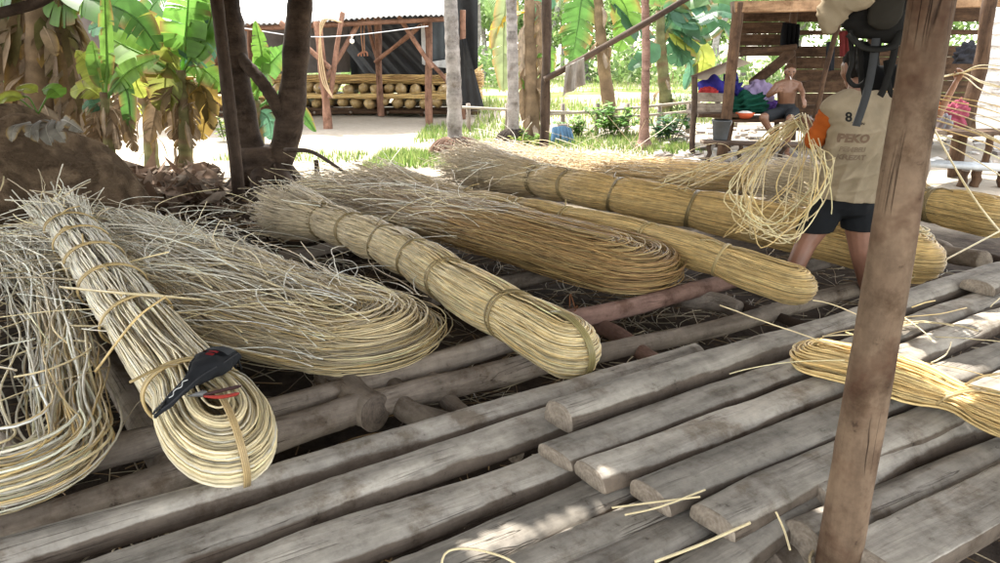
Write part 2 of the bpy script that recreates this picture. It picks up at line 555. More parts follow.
ZL, ZU = 0.36, 0.435            # undersides' level of the lower slabs, and of the boards lying on them
slabs = [
    # label, A px, B px, half width, shape, flat, mat
    ("long pale round log at the edge of the deck, nearest the coiled bundle", (-60, 578), (700, 356), 0.072, "round", 0.85),
    ("weathered slab with a split side, second from the tied coil, running under the first board", (40, 606), (585, 418), 0.086, "slab", 0.75),
    ("wide smooth grey slab, third from the tied coil", (180, 612), (620, 448), 0.098, "slab", 0.7),
    ("grey slab carrying the long patch of sunlight", (330, 620), (690, 466), 0.094, "slab", 0.7),
    ("grey slab with loose straws on it, just beyond the cracked dark slab", (455, 606), (760, 474), 0.085, "slab", 0.7),
    ("dark damp slab with a jagged crack, between two grey ones", (525, 614), (800, 474), 0.082, "slab", 0.7),
    ("grey slab with a small sun fleck, passing just left of the thick post", (625, 622), (870, 470), 0.085, "slab", 0.75),
]
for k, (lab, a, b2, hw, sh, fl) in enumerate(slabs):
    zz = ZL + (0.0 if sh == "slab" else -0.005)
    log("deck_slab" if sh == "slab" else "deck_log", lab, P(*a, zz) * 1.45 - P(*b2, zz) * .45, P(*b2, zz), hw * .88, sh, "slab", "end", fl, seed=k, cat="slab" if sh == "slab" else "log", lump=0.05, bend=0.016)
boards = [
    ("long deck board nearest the bundles, its half-round cut end facing left", (560, 424), (985, 279), 0.080, 0.95),
    ("pale deck board second from the bundles, smooth and rounded", (556, 460), (1010, 294), 0.080, 0.62),
    ("deck board with a ragged split end, third from the bundles", (590, 480), (1015, 318), 0.078, 0.72),
    ("smooth pale deck board with a rounded cut end, fourth from the bundles", (648, 500), (1030, 345), 0.082, 0.66),
    ("smooth deck board with two small knots beside the thick post, fifth from the bundles", (712, 524), (1060, 362), 0.078, 0.6),
]
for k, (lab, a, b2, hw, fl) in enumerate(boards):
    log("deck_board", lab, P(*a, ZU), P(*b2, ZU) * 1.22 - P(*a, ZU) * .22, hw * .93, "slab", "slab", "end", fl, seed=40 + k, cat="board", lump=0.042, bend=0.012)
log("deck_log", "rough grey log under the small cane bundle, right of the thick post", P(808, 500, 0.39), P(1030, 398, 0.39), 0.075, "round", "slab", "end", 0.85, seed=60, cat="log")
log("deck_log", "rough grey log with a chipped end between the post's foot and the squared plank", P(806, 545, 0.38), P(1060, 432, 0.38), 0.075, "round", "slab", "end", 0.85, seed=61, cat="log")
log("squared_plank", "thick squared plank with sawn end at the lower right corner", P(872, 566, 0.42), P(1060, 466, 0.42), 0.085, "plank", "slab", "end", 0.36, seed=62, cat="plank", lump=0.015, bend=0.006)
log("log_stub", "dark log stub poking out below the thick post's foot", P(770, 575, 0.3), P(822, 545, 0.3), 0.06, "round", "pole", "enddark", 1, seed=63, cat="log")
log("deck_board", "short raised board end at the far right, behind the other boards", P(978, 290, 0.5), P(1080, 238, 0.5), 0.09, "slab", "slab", "end", 0.6, seed=64, cat="board")

poles = [
    ("long grey pole passing under the coiled bundle and the wide loose hank", (-40, 496), (535, 336), 0.25, 0.058, "pole"),
    ("long brown pole lying just behind the first deck log", (-50, 542), (570, 350), 0.24, 0.06, "pole"),
    ("reddish pole with string knotted round it, by the pale bundle's tip", (530, 330), (800, 266), 0.27, 0.05, "redpole"),
    ("grey pole over dark litter below the golden bundle's tip", (590, 356), (900, 280), 0.22, 0.048, "pole"),
    ("dark thick cross pole beside the coiled bundle", (55, 275), (190, 496), 0.16, 0.062, "pole"),
    ("thin dark cross pole tucked between the coiled bundle and the thick cross pole", (95, 305), (160, 420), 0.17, 0.04, "pole"),
    ("dark pole end at the left edge under the loose loop", (-20, 420), (52, 520), 0.16, 0.06, "pole"),
    ("fat short log stub with blunt end beneath the wide loose hank", (325, 378), (378, 412), 0.24, 0.075, "pole"),
    ("split pole end between the stub and the slimmer cross pole", (365, 372), (440, 428), 0.22, 0.05, "pole"),
    ("slim cross pole running down to the first deck log under the loose hank", (405, 366), (520, 452), 0.2, 0.04, "pole"),
    ("reddish cross pole with a nub, below the pale bundle's tip", (575, 318), (668, 366), 0.2, 0.042, "redpole"),
    ("short pole with a pale sawn end facing out, between two bundles", (655, 290), (738, 309), 0.2, 0.055, "pole"),
    ("thin dark iron-like bar leading from the sawn pole to the deck", (735, 302), (825, 330), 0.2, 0.026, "darkbark"),
    ("pole near the standing person's legs", (770, 280), (880, 250), 0.24, 0.045, "pole"),
    ("short grey log with its cut end showing, right of the thick post", (920, 240), (978, 263), 0.3, 0.06, "pole"),
    ("dark bar at the right edge, beside the grey log's end", (975, 258), (1060, 268), 0.3, 0.04, "darkbark"),
    ("far pole carrying the golden bundles, left of the standing person", (430, 300), (760, 222), 0.22, 0.05, "pole"),
    ("far pole carrying the bundles' frayed ends on the left", (60, 300), (560, 205), 0.2, 0.05, "pole"),
]
for k, (lab, a, b2, z, r, mt) in enumerate(poles):
    log("support_pole", lab, P(*a, z), P(*b2, z), r, "round", mt, "end" if "sawn" in lab or "cut end" in lab else "enddark", 1, seed=80 + k, cat="pole", bend=0.03, lump=0.07)

# string knotted round the reddish pole
a = P(575, 319, 0.27)
mb = MB()
d = frame(P(800, 266, 0.27) - P(530, 330, 0.27))
for q in range(5):
    an = np.linspace(0, 2 * PI, 25)
    rr = 0.056 + 0.004 * rng.normal()
    c0 = a + d[:, 0] * (q - 2) * 0.012
    mb.tube(c0 + rr * (np.cos(an)[:, None] * d[:, 1] + np.sin(an)[:, None] * d[:, 2]) + d[:, 0] * 0.02 * np.sin(an + q)[:, None], 0.004, 5, (0.20, 0.085, 0.04))
for q in range(3):
    mb.tube(spline([a + d[:, 2] * 0.055, a + d[:, 2] * 0.1 + rng.normal(0, .03, 3), a + rng.normal(0, .07, 3) + [0, 0, .05]], 14), 0.0035, 5, (0.20, 0.085, 0.04))
tag(mb.build("knotted_string", M["cloth"], loc=a), "reddish string knotted round the reddish pole", "string")

# ------------------------------------------------------------------ rattan bundles
CREAM = np.array([0.78, 0.645, 0.385]); PALE = np.array([0.82, 0.765, 0.64]); YEL = np.array([0.74, 0.54, 0.245]); GOLD = np.array([0.62, 0.42, 0.17])
BROWN = np.array([0.36, 0.215, 0.09]); GREYTAN = np.array([0.55, 0.45, 0.31]); DARK = np.array([0.16, 0.105, 0.05])
TIE = (0.21, 0.155, 0.07)


class Axis:
    def __init__(s, pts, n=160):
        s.c = spline(pts, n)
        s.L = np.linalg.norm(np.diff(s.c, axis=0), axis=1).sum()
        T = np.gradient(s.c, axis=0); T /= np.linalg.norm(T, axis=1)[:, None]
        S = np.cross(T, [0, 0, 1.0]); S /= np.linalg.norm(S, axis=1)[:, None]
        s.T, s.S, s.U = T, S, np.cross(S, T)
        s.s = np.linspace(0, s.L, n)

    def at(s, q, arr):
        return np.stack([np.interp(q, s.s, arr[:, k]) for k in range(3)], -1)

    def map(s, q, a, b):
        c = s.at(q, s.c)
        ex = np.where(q < 0, q, 0) + np.where(q > s.L, q - s.L, 0)
        return c + ex[..., None] * s.at(q, s.T) + a[..., None] * s.at(q, s.S) + b[..., None] * s.at(q, s.U)


def wobble(rg, n, s, amp, fr=(1.5, 7)):
    o = np.zeros((n,) + np.shape(s)[-1:])
    for _ in range(4):
        o += rg.normal(size=(n, 1)) * np.sin(s * rg.uniform(*fr, size=(n, 1)) + rg.uniform(0, 6.28, (n, 1)))
    return o * amp * 0.5


def strands(ax, R, Bh, n, d, rmin=0.0, cols=(CREAM,), far=None, farlen=2.0, fray=0.5, noise_=0.006, farnoise=3.0, seed=0, ties=(), shell=0.45,
            swirl=0.25, zmin=None, pinch=0.12, spread=0.7, spreadlen=0.8, bright=(0.75, 1.15), dark=0.06, m1=44, tip=1.0, sides=5, low=None, endjit=0.0):
    rg = np.random.default_rng(seed)
    th = np.arcsin(rg.uniform(-1, 1, n)) * 0.999
    rho = np.sqrt(rg.uniform(shell ** 2, 1, n))
    r = R * rho * np.cos(th); b0 = Bh * rho * np.sin(th)
    rr = rmin + r * (1 - rmin / R)
    L = (ax.L - np.abs(rg.normal(0, endjit, n)))[:, None] if endjit else ax.L
    R1 = R * tip
    def leg():
        s0 = rg.uniform(-fray, fray * 0.5, n)
        u = np.linspace(0, 1, m1)
        return s0[:, None] + (L - R1 - s0[:, None]) * u[None]
    sA, sB = leg(), leg()
    ar = np.linspace(0, PI, 15)[1:-1]
    sArc = (L - R1) + rr[:, None] * tip * np.sin(ar)[None]
    ss = np.concatenate([sA, sArc, sB[:, ::-1]], 1)
    sg = np.concatenate([np.ones((n, m1)), np.repeat(np.cos(ar)[None], n, 0), -np.ones((n, m1))], 1)
    close = np.clip((L - R1 - ss) / 0.45, 0, 1); close = close * close * (3 - 2 * close)
    a = sg * (rr[:, None] - rmin * close)
    b = np.repeat(b0[:, None], ss.shape[1], 1)
    # each leg wanders round the core
    bl = np.clip((L - R1 - ss) / 0.5, 0, 1)
    ph = wobble(rg, n, ss, swirl, (0.8, 3.0)) * bl
    e = R / Bh
    a, b = a * np.cos(ph) - b * e * np.sin(ph), (a * np.sin(ph)) / e + b * np.cos(ph)
    k = np.ones_like(ss)
    tm = np.zeros_like(ss)
    for s_t in ties:
        gss = np.exp(-((ss - s_t) / 0.09) ** 2)
        k -= pinch * gss; tm = np.maximum(tm, gss)
    fr = np.clip((spreadlen - ss) / spreadlen, 0, 1.6)
    k *= 1 + spread * fr ** 1.5
    am = noise_ * (1 + farnoise * np.clip((farlen - ss) / farlen, 0, 1.5) ** 1.5) * (1 - 0.6 * tm)
    a = a * k + wobble(rg, n, ss, 1.0, (1, 6)) * am
    b = b * k + wobble(rg, n, ss, 1.0, (1, 6)) * am
    pts = ax.map(ss, a, b)
    if zmin is not None: pts[..., 2] = np.maximum(pts[..., 2], zmin + rg.uniform(0, 0.02, (n, 1)))
    cols = np.array(cols)
    ci = rg.integers(0, len(cols), n); cj = rg.integers(0, len(cols), n); f = rg.uniform(0, 1, (n, 1))
    base = cols[ci] * f + cols[cj] * (1 - f)
    base *= rg.uniform(*bright, (n, 1))
    dk = rg.uniform(size=n) < dark
    base[dk] *= 0.5
    C = np.repeat(base[:, None, :], ss.shape[1], 1)
    if far is not None:
        fb = np.clip((farlen - ss) / farlen + rg.normal(0, .1, (n, 1)), 0, 1)[..., None]
        C = C * (1 - fb) + (far * rg.uniform(0.7, 1.2, (n, 1, 1))) * fb
    if low is not None:
        lb = np.clip((0.35 * R + sg * 0 - (a * 0 + np.where(sg < 0, 0, 1) * R * .5)) / R, 0, 1)
    C *= 1 + 0.12 * wobble(rg, n, ss, 1.0, (3, 20))[..., None]
    C = np.clip(C, 0.01, 0.85)
    C = np.where(rg.uniform(size=C.shape[:2])[..., None] < 0.06, C * 0.62, C)
    pts = pts + rg.normal(0, 0.0007, pts.shape)
    rad = d / 2 * rg.uniform(0.65, 1.3, n)
    return tube_arrays(pts, rad, sides, C, None, True)


def ring_pts(ax, s, R, Bh, slant=0.05, ph=0.0, n=40, scale=1.04):
    an = np.linspace(0, 2 * PI, n) + ph
    q = s + slant * np.sin(an + 1.0)
    return ax.map(q, R * scale * np.cos(an), Bh * scale * np.sin(an))


def add_ties(root, ax, R, Bh, ties, nwind=3, rad=0.005, col=TIE, pinch=0.12, scale=1.04, spread=0.7, spreadlen=0.8, seed=0):
    rg = np.random.default_rng(seed + 5)
    for s in ties:
        mb = MB()
        k = (1 - pinch) * (1 + spread * max(0, (spreadlen - s) / spreadlen) ** 1.5)
        sl = rg.normal(0, 0.05)
        for q in range(nwind):
            mb.tube(ring_pts(ax, s + (q - nwind / 2) * rad * 1.8, R * k, Bh * k, sl + rg.normal(0, 0.008), rg.uniform(0, 6), scale=scale + rg.uniform(0, .02)), rad, 6, np.array(col) * rg.uniform(.8, 1.2))
        # the tucked tail of the tie
        p0 = ax.map(np.array([s]), np.array([R * k * 0.3]), np.array([Bh * k * 1.06]))[0]
        dd = rg.normal(0, 1, 3); dd[2] = abs(dd[2]) * .4
        mb.tube(spline([p0, p0 + dd * 0.03 + [0, 0, .01], p0 + dd * 0.075 + [0, 0, -.005]], 10), rad * 0.9, 5, np.array(col))
        mb.build("tie", M["cane"], root)


def curls(n, sampler, L=(0.3, 0.9), d=0.006, cols=(PALE, GREYTAN, CREAM), seed=0, curl=2.5, lift=0.15, zmin=None, m=16, heading=None, spreadh=0.7, bright=(0.7, 1.2)):
    "free ends: wandering thin canes starting at sampler(k) points"
    rg = np.random.default_rng(seed)
    st = sampler(rg, n)
    h = rg.uniform(0, 2 * PI, n) if heading is None else rg.normal(heading, spreadh, n)
    el = rg.normal(0.12, lift, n)
    ln = rg.uniform(*L, n)
    pts = [st]
    kk = rg.normal(0, curl, n); ke = rg.normal(0, curl * 0.25, n) - 0.5
    p = st
    for q in range(m - 1):
        step = ln / (m - 1)
        h = h + kk * step + rg.normal(0, .08, n); el = el + ke * step
        p = p + np.stack([np.cos(h) * np.cos(el), np.sin(h) * np.cos(el), np.sin(el)], 1) * step[:, None]
        if zmin is not None: p[:, 2] = np.maximum(p[:, 2], zmin + 0.004)
        pts.append(p)
    pts = np.stack(pts, 1)
    d = d * 0.85
    cols = np.array(cols)
    base = cols[rg.integers(0, len(cols), n)] * rg.uniform(*bright, (n, 1))
    rad = d / 2 * rg.uniform(0.6, 1.3, n)
    return tube_arrays(pts, rad, 5, np.clip(base, .01, .85), None, True)


def bundle(name, label, pts, R, Bh, n, d, ties, group=None, cat="cane bundle", curl_n=0, tie_kw={}, curl_kw={}, extra=None, **kw):
    ax = Axis(pts)
    root = empty(name, ax.c[-1] * [1, 1, 0] + [0, 0, ax.c[:, 2].min() - Bh], label, cat, group)
    mb = MB()
    mb.add(*strands(ax, R, Bh, n, d, ties=ties, **kw))
    if curl_n:
        def samp(rg, k, ax=ax):
            s = rg.uniform(-0.4, ax.L * curl_kw.get("reach", 0.5), k)
            an = rg.uniform(0, PI, k)
            return ax.map(s, R * 1.1 * np.cos(an), Bh * 1.05 * np.sin(an))
        ck = {k_: v_ for k_, v_ in curl_kw.items() if k_ != "reach"}
        mb.add(*curls(curl_n, samp, d=d, seed=kw.get("seed", 0) + 3, **ck))
    if extra: extra(mb, ax)
    o = mb.build("canes", M["cane"], root)
    tag(o, kind="stuff")
    tk = dict(pinch=kw.get("pinch", .12), spread=kw.get("spread", .7), spreadlen=kw.get("spreadlen", .8)); tk.update(tie_kw)
    add_ties(root, ax, R, Bh, ties, **tk)
    return root, ax


# the big coiled bundle in front
B1pts = [P(62, 216, 0.5), P(112, 285, 0.5), P(160, 350, 0.49), P(210, 414, 0.50), P(243, 478, 0.43)]
root, ax1 = bundle("rattan_bundle", "cream tied rattan bundle with open coil end in front, a black pouch lying on it", B1pts, 0.168, 0.125, 330, 0.0098,
       [0.55, 1.0, 1.5, 2.05, 2.6, 3.55], rmin=0.03, cols=(CREAM, CREAM, PALE, CREAM * 0.8), far=PALE, farlen=3.4, fray=0.35, noise_=0.0035, farnoise=1.4, seed=1,
       swirl=0.09, pinch=0.1, spread=0.35, spreadlen=0.6, m1=60, shell=0.35, tip=1.5, bright=(0.78, 1.12),
       tie_kw=dict(nwind=3, rad=0.0055, col=(0.46, 0.34, 0.16)), curl_n=60, curl_kw=dict(reach=0.1, L=(0.12, 0.4), lift=0.3, heading=2.2, curl=1.0))
# rope over the coil's end
mb = MB()
for q in range(4):
    an = np.linspace(-2.6, 1.0, 40)
    off = (q - 1.5) * 0.0055
    s_ = ax1.L - 0.17 + 0.155 * np.cos(an) ** 1 * 1.0
    bb = 0.128 * np.sin(-an) * 1.0
    mb.tube(ax1.map(ax1.L - 0.185 + 0.195 * np.cos(an), np.full(40, off - 0.01), 0.133 * np.sin(-an)), 0.0032, 6, np.array([0.5, 0.36, 0.18]) * rng.uniform(.8, 1.15))
mb.build("end_tie", M["cane"], root)
# one loose cane wound over it
mb = MB()
mb.tube(spline([P(60, 287, .5), P(110, 292, .66), P(160, 296, .66), P(205, 300, .5), P(245, 302, .45)], 40), 0.006, 6, CREAM * 0.9)
mb.tube(spline([P(95, 372, .45), P(135, 320, .62), P(165, 297, .66)], 30), 0.005, 6, YEL)
mb.build("loose_cane", M["cane"], root)

# pale bundle in the middle
root4, ax4 = bundle("rattan_bundle", "pale yellow tied rattan bundle with smooth rounded tip, between two loose hanks",
       [P(292, 212, 0.45), P(340, 226, 0.47), P(400, 250, 0.48), P(470, 293, 0.47), P(535, 328, 0.46), P(591, 361, 0.44)], 0.136, 0.128, 640, 0.0052,
       [0.55, 0.95, 1.35, 1.8, 2.3, 2.9], cols=(CREAM, YEL, CREAM * 0.9), far=GREYTAN, farlen=2.2, fray=0.25, noise_=0.004, farnoise=3.5, seed=2,
       shell=0.6, swirl=0.18, pinch=0.1, spread=0.6, spreadlen=0.7, m1=60, curl_n=45, curl_kw=dict(reach=0.2, L=(0.15, 0.45), lift=0.2, heading=2.6),
       tie_kw=dict(nwind=4, rad=0.005), tip=1.25)
mb = MB()
for q in range(4):
    an = np.linspace(-2.3, 1.3, 44)
    mb.tube(ax4.map(ax4.L - 0.175 + 0.183 * np.cos(an), np.full(44, (q - 1.5) * 0.008), 0.136 * np.sin(-an)), 0.0045, 6, np.array([0.27, 0.22, 0.09]) * rng.uniform(.85, 1.15))
mb.build("end_tie", M["cane"], root4)

# golden bundle
bundle("rattan_bundle", "golden tied rattan bundle whose blunt tip lies before the standing person's leg",
       [P(400, 190, 0.42), P(500, 207, 0.45), P(620, 231, 0.47), P(700, 253, 0.47), P(760, 274, 0.46), P(815, 292, 0.44)], 0.112, 0.108, 600, 0.0047,
       [0.9, 1.5, 2.0, 2.75, 3.35], cols=(YEL, GOLD, YEL * 0.85), far=GREYTAN, farlen=1.6, fray=0.6, noise_=0.004, farnoise=5, seed=3, shell=0.6, swirl=0.2,
       spread=0.8, m1=60, curl_n=40, curl_kw=dict(reach=0.3, L=(0.2, .6), lift=0.2, heading=2.8), tie_kw=dict(nwind=3, rad=0.005, col=(.42, .32, .15)), tip=1.3)
# long big bundle behind
bundle("rattan_bundle", "long thick golden bundle passing behind the standing person's legs",
       [P(490, 172, 0.5), P(560, 184, 0.52), P(640, 199, 0.52), P(720, 214, 0.5), P(830, 238, 0.48), P(945, 266, 0.45)], 0.165, 0.15, 760, 0.0052,
       [0.75, 1.15, 1.65, 2.35], cols=(GOLD, YEL, GOLD * 0.85), far=GREYTAN, farlen=1.5, fray=0.6, noise_=0.005, farnoise=4, seed=4, shell=0.6, swirl=0.2, spread=0.55,
       m1=60, curl_n=60, curl_kw=dict(reach=0.25, L=(0.2, .6), lift=0.2, heading=3.0), tie_kw=dict(nwind=4, rad=0.0055), tip=1.2)
# right-hand bundle behind the post
bundle("rattan_bundle", "flat folded yellow bundle tied once, at the right edge behind the thick post",
       [P(800, 183, 0.5), P(880, 196, 0.5), P(960, 210, 0.48), P(1020, 224, 0.46)], 0.19, 0.15, 560, 0.0055, [1.15], cols=(YEL, GOLD, YEL * .9), far=GREYTAN, farlen=0.8,
       fray=0.4, noise_=0.006, seed=5, shell=0.6, swirl=0.15, spread=0.3, pinch=0.15, m1=40, tie_kw=dict(nwind=6, rad=0.006), tip=1.2)
bundle("rattan_bundle", "short bundle end with splayed fibres just right of the thick post, under the folded one",
       [P(820, 215, 0.42), P(870, 230, 0.42), P(932, 246, 0.4)], 0.13, 0.10, 240, 0.0075, [], cols=(YEL, CREAM), fray=0.3, noise_=0.006, seed=6, shell=0.5, m1=30)
# flat loose hank far behind
bundle("rattan_hank", "flat loose dull hank spread out behind the long thick bundle",
       [P(500, 160, 0.35), P(600, 168, 0.36), P(720, 178, 0.4), P(850, 186, 0.4), P(930, 192, .38)], 0.42, 0.12, 560, 0.0055, [], cols=(GREYTAN, GOLD, YEL), far=GREYTAN, farlen=2,
       fray=0.6, noise_=0.03, farnoise=1.2, seed=7, shell=0.2, swirl=0.15, spread=0.3, cat="cane hank", m1=40, curl_n=160, curl_kw=dict(reach=0.9, L=(.3, .9), lift=0.35))

# loose hanks
root3, ax3 = bundle("rattan_hank", "wide loose hank of pale messy canes between the coiled bundle and the pale tied bundle",
       [P(110, 242, 0.36), P(190, 274, 0.40), P(285, 313, 0.40), P(375, 334, 0.38), P(431, 352, 0.36)], 0.42, 0.135, 860, 0.006, [],
       cols=(CREAM, YEL, CREAM * .85, GREYTAN), far=PALE, farlen=3.0, fray=0.6, noise_=0.016, farnoise=1.2, seed=8, shell=0.02, swirl=0.1, spread=0.25, spreadlen=1.2,
       zmin=0.30, cat="cane hank", m1=48, endjit=.26, curl_n=520, curl_kw=dict(reach=0.93, L=(.5, 1.3), lift=0.05, heading=2.42, spreadh=0.24, curl=0.8, cols=(PALE, GREYTAN, PALE * 1.1, CREAM)), tip=0.75, dark=0.14)
root5, ax5 = bundle("rattan_hank", "brown loose hank with rounded end between the pale and the golden bundle",
       [P(352, 192, 0.38), P(420, 209, 0.42), P(500, 230, 0.44), P(595, 256, 0.42), P(681, 281, 0.38)], 0.36, 0.15, 900, 0.0054, [],
       cols=(BROWN, GOLD, YEL * .8, BROWN * 1.2), far=GREYTAN, farlen=2.2, fray=0.4, noise_=0.013, farnoise=2, seed=9, shell=0.15, swirl=0.16, spread=0.35, spreadlen=1.4,
       zmin=0.30, cat="cane hank", m1=50, endjit=.2, curl_n=240, curl_kw=dict(reach=0.65, L=(.25, .8), lift=0.08, heading=2.7, spreadh=.5, curl=2, cols=(PALE, GREYTAN, CREAM)), tip=0.75, dark=0.14)
bundle("rattan_hank", "loose open loop of grey canes cut off by the left edge",
       [P(-25, 255, 0.36), P(0, 300, 0.4), P(8, 370, 0.4), P(10, 440, 0.38), P(28, 515, 0.34)], 0.32, 0.10, 115, 0.0085, [],
       bright=(.75, 1.25), cols=(CREAM, YEL, PALE, PALE), far=PALE, farlen=2.6, fray=0.15, noise_=0.03, farnoise=0.8, seed=10, shell=0.3, swirl=0.12, spread=0.0, zmin=0.29, cat="cane hank", m1=44,
       endjit=.1, curl_n=45, curl_kw=dict(reach=0.8, L=(.4, 1.0), lift=0.08, heading=-0.9, spreadh=.6, curl=2.4, cols=(PALE, GREYTAN, CREAM)), tip=1.0)
# small bundle on the boards at right
root9, ax9 = bundle("rattan_bundle", "small sheaf of yellow canes with looped ends, lying across the boards behind the thick post",
       [P(1110, 452, 0.53), P(1030, 424, 0.53), P(960, 398, 0.53), P(880, 370, 0.55), P(792, 350, 0.53)], 0.125, 0.06, 130, 0.0068, [0.42],
       cols=(YEL, GOLD, YEL * 1.1), fray=0.1, noise_=0.006, farnoise=0.2, seed=11, shell=0.0, swirl=0.15, spread=0.0, pinch=0.35, m1=36, curl_n=6,
       zmin=0.495, curl_kw=dict(reach=1.0, L=(.2, .5), lift=0.1, heading=2.6, spreadh=.4, curl=1.5, cols=(CREAM, YEL)), tie_kw=dict(nwind=2, rad=0.005, col=(.5, .36, .17), scale=1.02), tip=0.9, dark=.12)

# ------------------------------------------------------------------ roof over the work place (out of the picture, it shades the deck)
ZR = 2.75
def hole(px, py, z, hx, hy, rot=0.0):
    p = P(px, py, z); q = p + SUNV * ((ZR - z) / SUNV[2])
    return (q[0], q[1], hx, hy, rot)
holes = [hole(965, 373, .47, .46, .27, .55), hole(1030, 350, .47, .45, .38, .3), hole(500, 528, .44, .12, .036, .5), hole(562, 507, .44, .10, .03, .5), hole(817, 503, .44, .03, .04), hole(606, 492, .44, .06, .022, .5)]
mb = MB()
st = 0.03
xs = np.arange(-8.5, 5.0 + st, st); ys = np.arange(-0.9, 9.0 + st, st)
X, Y = np.meshgrid(xs, ys, indexing="ij")
Z = ZR + 0.018 * np.sin(X * 2 * PI / 0.24)
i = np.arange(X.size).reshape(X.shape)
Fq = np.stack([i[:-1, :-1], i[1:, :-1], i[1:, 1:], i[:-1, 1:]], -1).reshape(-1, 4)
cx = (X[:-1, :-1] + st / 2).ravel(); cy = (Y[:-1, :-1] + st / 2).ravel()
keep = ~((cx < -2.4) & (cy > 8.1 + .15 * np.sin(cx * 3)))
for hx, hy, wx, wy, ro in holes:
    jit = 0.85 + 0.15 * np.sin(23 * cx + 15 * cy)
    ex = (cx - hx) * math.cos(ro) + (cy - hy) * math.sin(ro); ey = (cy - hy) * math.cos(ro) - (cx - hx) * math.sin(ro)
    keep &= ~((np.abs(ex) < wx * jit) & (np.abs(ey) < wy * jit))
mb.add(np.stack([X, Y, Z], -1), Fq[keep], col=(0.42, 0.39, 0.36))
rt = empty("shelter_roof", (0, 4, ZR), "corrugated metal roof over the work deck, above the picture's top edge", "roof")
mb.build("roof_sheets", M["roofsheet"], rt)
mb = MB()
for yb in (0.2, 3.05, 6.4, 7.9): mb.bar((-8.4, yb, ZR - 0.08), (4.9, yb, ZR - 0.08), 0.08, 0.1, (.2, .16, .12))
mb.build("roof_beam", M["pole"], rt)

# ------------------------------------------------------------------ posts
log("wooden_post", "thick peeled round post standing in the foreground right of centre", (0.873, 1.60, 0.22), (0.876, 1.60, 2.72), 0.054, "round", "post", "end", 1, r2=0.038, seed=201, cat="post", bend=0.003, lump=0.035)
mb = MB()
for q in range(3):
    an = np.linspace(0, 2 * PI, 40)
    mb.tube(np.stack([0.872 + 0.068 * np.cos(an), 1.60 + 0.068 * np.sin(an), 0.372 + 0.006 * q + 0.012 * np.sin(an + q)], 1), 0.004, 6, np.array([0.5, 0.4, 0.25]) * (1 - .1 * q))
tag(mb.build("cane_ring", M["cane"], loc=(0.872, 1.6, .372)), "thin cane ring wound round the thick post's foot", "cane ring")
def post(label, foot, top_px, r, mat, r2=None, seed=0, ztop=2.72, name="wooden_post", cat="post", **k):
    f = P(*foot, 0.0)
    tp = Q(*top_px, f[1])
    k_ = (ztop + 0.05) / (tp[2] - 0.0)
    top = f + (tp - f) * k_
    return log(name, label, f - [0, 0, .05], top, r, "round", mat, "enddark", 1, r2=r2, seed=seed, cat=cat, **k)
post("slim dark pole leaning left in front of the forked tree", (240, 219), (217, 0), 0.06, "darkbark", seed=202, bend=0.05)
post("thin straight dark pole in the middle carrying the slanting bar", (544, 168), (547, 0), 0.066, "darkbark", seed=203)
bar_a = Q(545, 80, 10.6); bar_b = Q(692, -6, 10.6)
log("slanting_bar", "thin dark bar slanting up to the right from the middle pole, a rag on it", bar_a, bar_a + (bar_b - bar_a) * 1.35, 0.042, "round", "darkbark", seed=204, cat="bar", bend=0.05)
log("overhead_branch", "dark bare branch crossing the top left corner", Q(-40, 32, 4.2), Q(70, -14, 4.2), 0.028, "round", "darkbark", seed=205, cat="branch", bend=0.03)

# ------------------------------------------------------------------ cloth helper
def sheet(name, label, cat, corners, mat, col, nu=16, nv=16, fold=0.03, folds=5, seed=0, parent=None, sag=0.0, thick=0.0, edge=0.0):
    "corners: tl, tr, br, bl"
    tl, tr, br, bl = [np.array(c, float) for c in corners]
    rg = np.random.default_rng(seed)
    u = np.linspace(0, 1, nu)[None, :, None]; v = np.linspace(0, 1, nv)[:, None, None]
    Pn = (tl * (1 - u) + tr * u) * (1 - v) + (bl * (1 - u) + br * u) * v
    nn = np.cross(tr - tl, bl - tl); nn /= np.linalg.norm(nn) + 1e-9
    uu, vv = u[..., 0], v[..., 0]
    d = sum(rg.normal() * np.sin(uu * folds * PI * rg.uniform(.6, 1.6) + vv * rg.uniform(-2, 2) + rg.uniform(0, 6)) for _ in range(4)) * 0.5
    Pn = Pn + nn * (fold * d * (0.25 + vv))[..., None] - np.array([0, 0, 1.0]) * (sag * np.sin(uu * PI) * (1 - vv * .5))[..., None]
    if edge:
        Pn[-1] += rg.normal(0, edge, (nu, 3)); Pn[:, 0] += rg.normal(0, edge * .5, (nv, 3)); Pn[:, -1] += rg.normal(0, edge * .5, (nv, 3))
    i = np.arange(nu * nv).reshape(nv, nu)
    Fq = np.stack([i[:-1, :-1], i[:-1, 1:], i[1:, 1:], i[1:, :-1]], -1).reshape(-1, 4)
    mb = MB(); c = np.array(col)[None] * (1 + 0.12 * d.reshape(-1, 1))
    mb.add(Pn, Fq, col=np.clip(c, 0, .9))
    o = mb.build(name, M[mat], parent, loc=None if parent else (tl + br) / 2)
    if label: tag(o, label, cat)
    if thick:
        so = o.modifiers.new("thickness", "SOLIDIFY"); so.thickness = thick
    return o

sheet("hanging_rag", "crumpled grey rag hung over the slanting bar", "rag", [Q(566, 66, 10.55), Q(584, 57, 10.55), Q(585, 84, 10.55), Q(562, 96, 10.55)], "cloth", (0.33, 0.30, 0.27), fold=0.05, folds=5, seed=3, thick=0.004)

